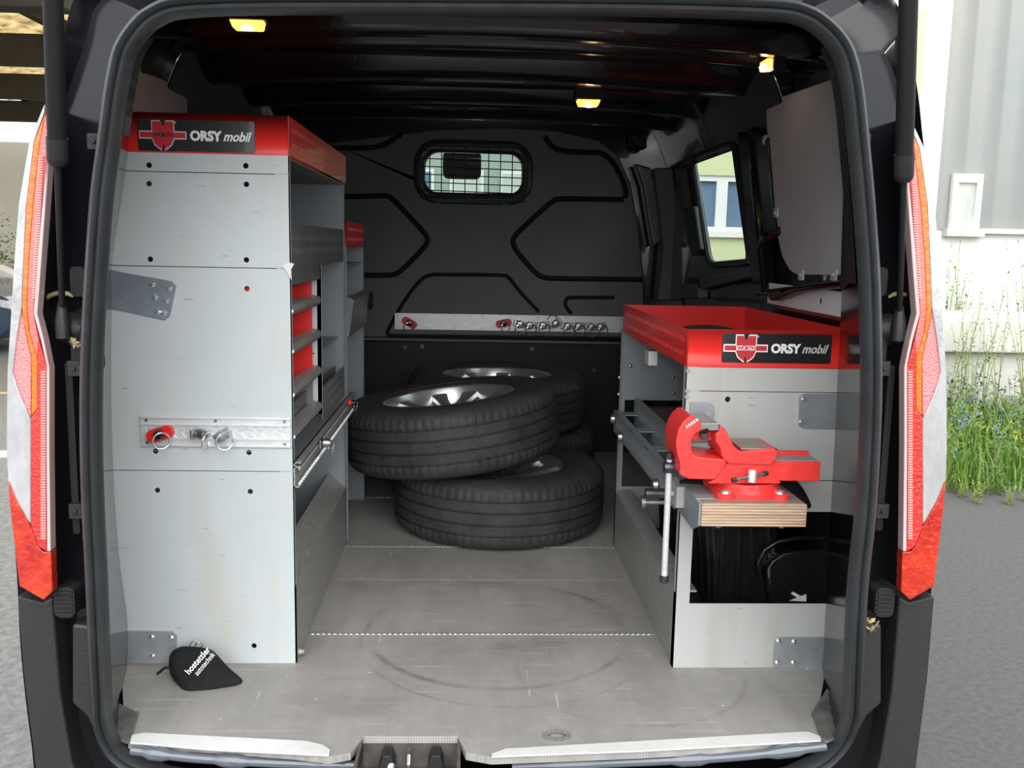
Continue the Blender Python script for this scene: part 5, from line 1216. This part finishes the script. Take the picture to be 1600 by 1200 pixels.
labs = ['blue flowering weed in the bank beside the asphalt on the right', 'yellow green bushy weed in the bank on the right', 'tall blue flowering weed in the bank beside the asphalt', 'leafy green weed with a few blue flowers in the bank', 'tall thin green weed stalk rising against the white wall']
grps = ['blue flowering weeds', 'yellow green weeds', 'tall blue flowering weeds', 'leafy weeds with few flowers', 'tall thin weed stalks']
used = [0]*5
r = random.Random(11)
def plant(k, loc, s):
    o = protos[k] if not used[k] else copy_tree(protos[k]); used[k] += 1
    o.location = loc; o.rotation_euler = (r.uniform(-.1, .1), r.uniform(-.1, .1), r.uniform(0, 6.28)); o.scale = (s, s, s); o['label'] = labs[k]; o['group'] = grps[k]
for i in range(150):
    y = r.uniform(5.75, 7.9); edge = .51*y+.0
    plant(r.choice((0, 1, 1, 3, 3, 2)), (r.uniform(2.55+(y-5.7)*.45, 5.3), y, GZ), r.uniform(.6, 1.1))
for i in range(22):
    x_ = r.uniform(4.4, 6.3); plant(4, (x_, r.uniform(9.5, 11.5), GZ), r.uniform(1.0, 1.55))
for i in range(8): plant(4, (r.uniform(3.9, 4.7), r.uniform(7.4, 7.9), GZ), r.uniform(.9, 1.2))
for i in range(18): plant(r.choice((1, 3)), (r.uniform(2.9, 3.5), r.uniform(5.3, 5.8), GZ), r.uniform(.25, .5))
bm = nb()
for i in range(14000):
    y = r.uniform(5.6, 9.4); x_ = r.uniform(2.5+(y-5.7)*.42, 6.8); h = r.uniform(.05, .30); b = r.uniform(0, 6.28); d = Vector((math.cos(b)*.08, math.sin(b)*.08, 0)); w_ = Vector((-math.sin(b), math.cos(b), 0))*.007
    p = Vector((x_, y, GZ)); v = [bm.verts.new(q) for q in (p-w_, p+w_, p+d*.4+w_*.8+Vector((0, 0, h*.7)), p+d+Vector((0, 0, h)), p+d*.4-w_*.8+Vector((0, 0, h*.7)))]; bm.faces.new(v)
tag(obj('grass', bm, M_LEAF), 'low green grass and undergrowth between the weeds on the right', 'grass', kind='stuff')
# shrub beside the white building
bm = nb(); r2 = random.Random(5); p0_ = at(8, 396, Y=14.75)
for i in range(900):
    d = Vector((r2.gauss(0, .22), max(-.4, min(.4, r2.gauss(0, .16))), r2.gauss(0, .3))); b = r2.uniform(0, 6.28); u = Vector((math.cos(b), math.sin(b), r2.uniform(-.3, .8)))*.06; w_ = Vector((-math.sin(b), math.cos(b), 0))*.018
    p = p0_+d-Vector((.15, 0, .1)); bm.faces.new([bm.verts.new(q) for q in (p, p+u*.5+w_, p+u, p+u*.5-w_)])
sh = thing('shrub', 'green shrub growing beside the white building at far left', 'shrub', (p0_.x-.15, p0_.y, GZ)); obj('foliage', bm, M_LEAF, sh)
bm = nb(); tube(bm, [(p0_.x-.15, p0_.y, GZ), (p0_.x-.15, p0_.y, p0_.z-.1)], .03, 8); obj('stem', bm, M_WOODDK, sh)
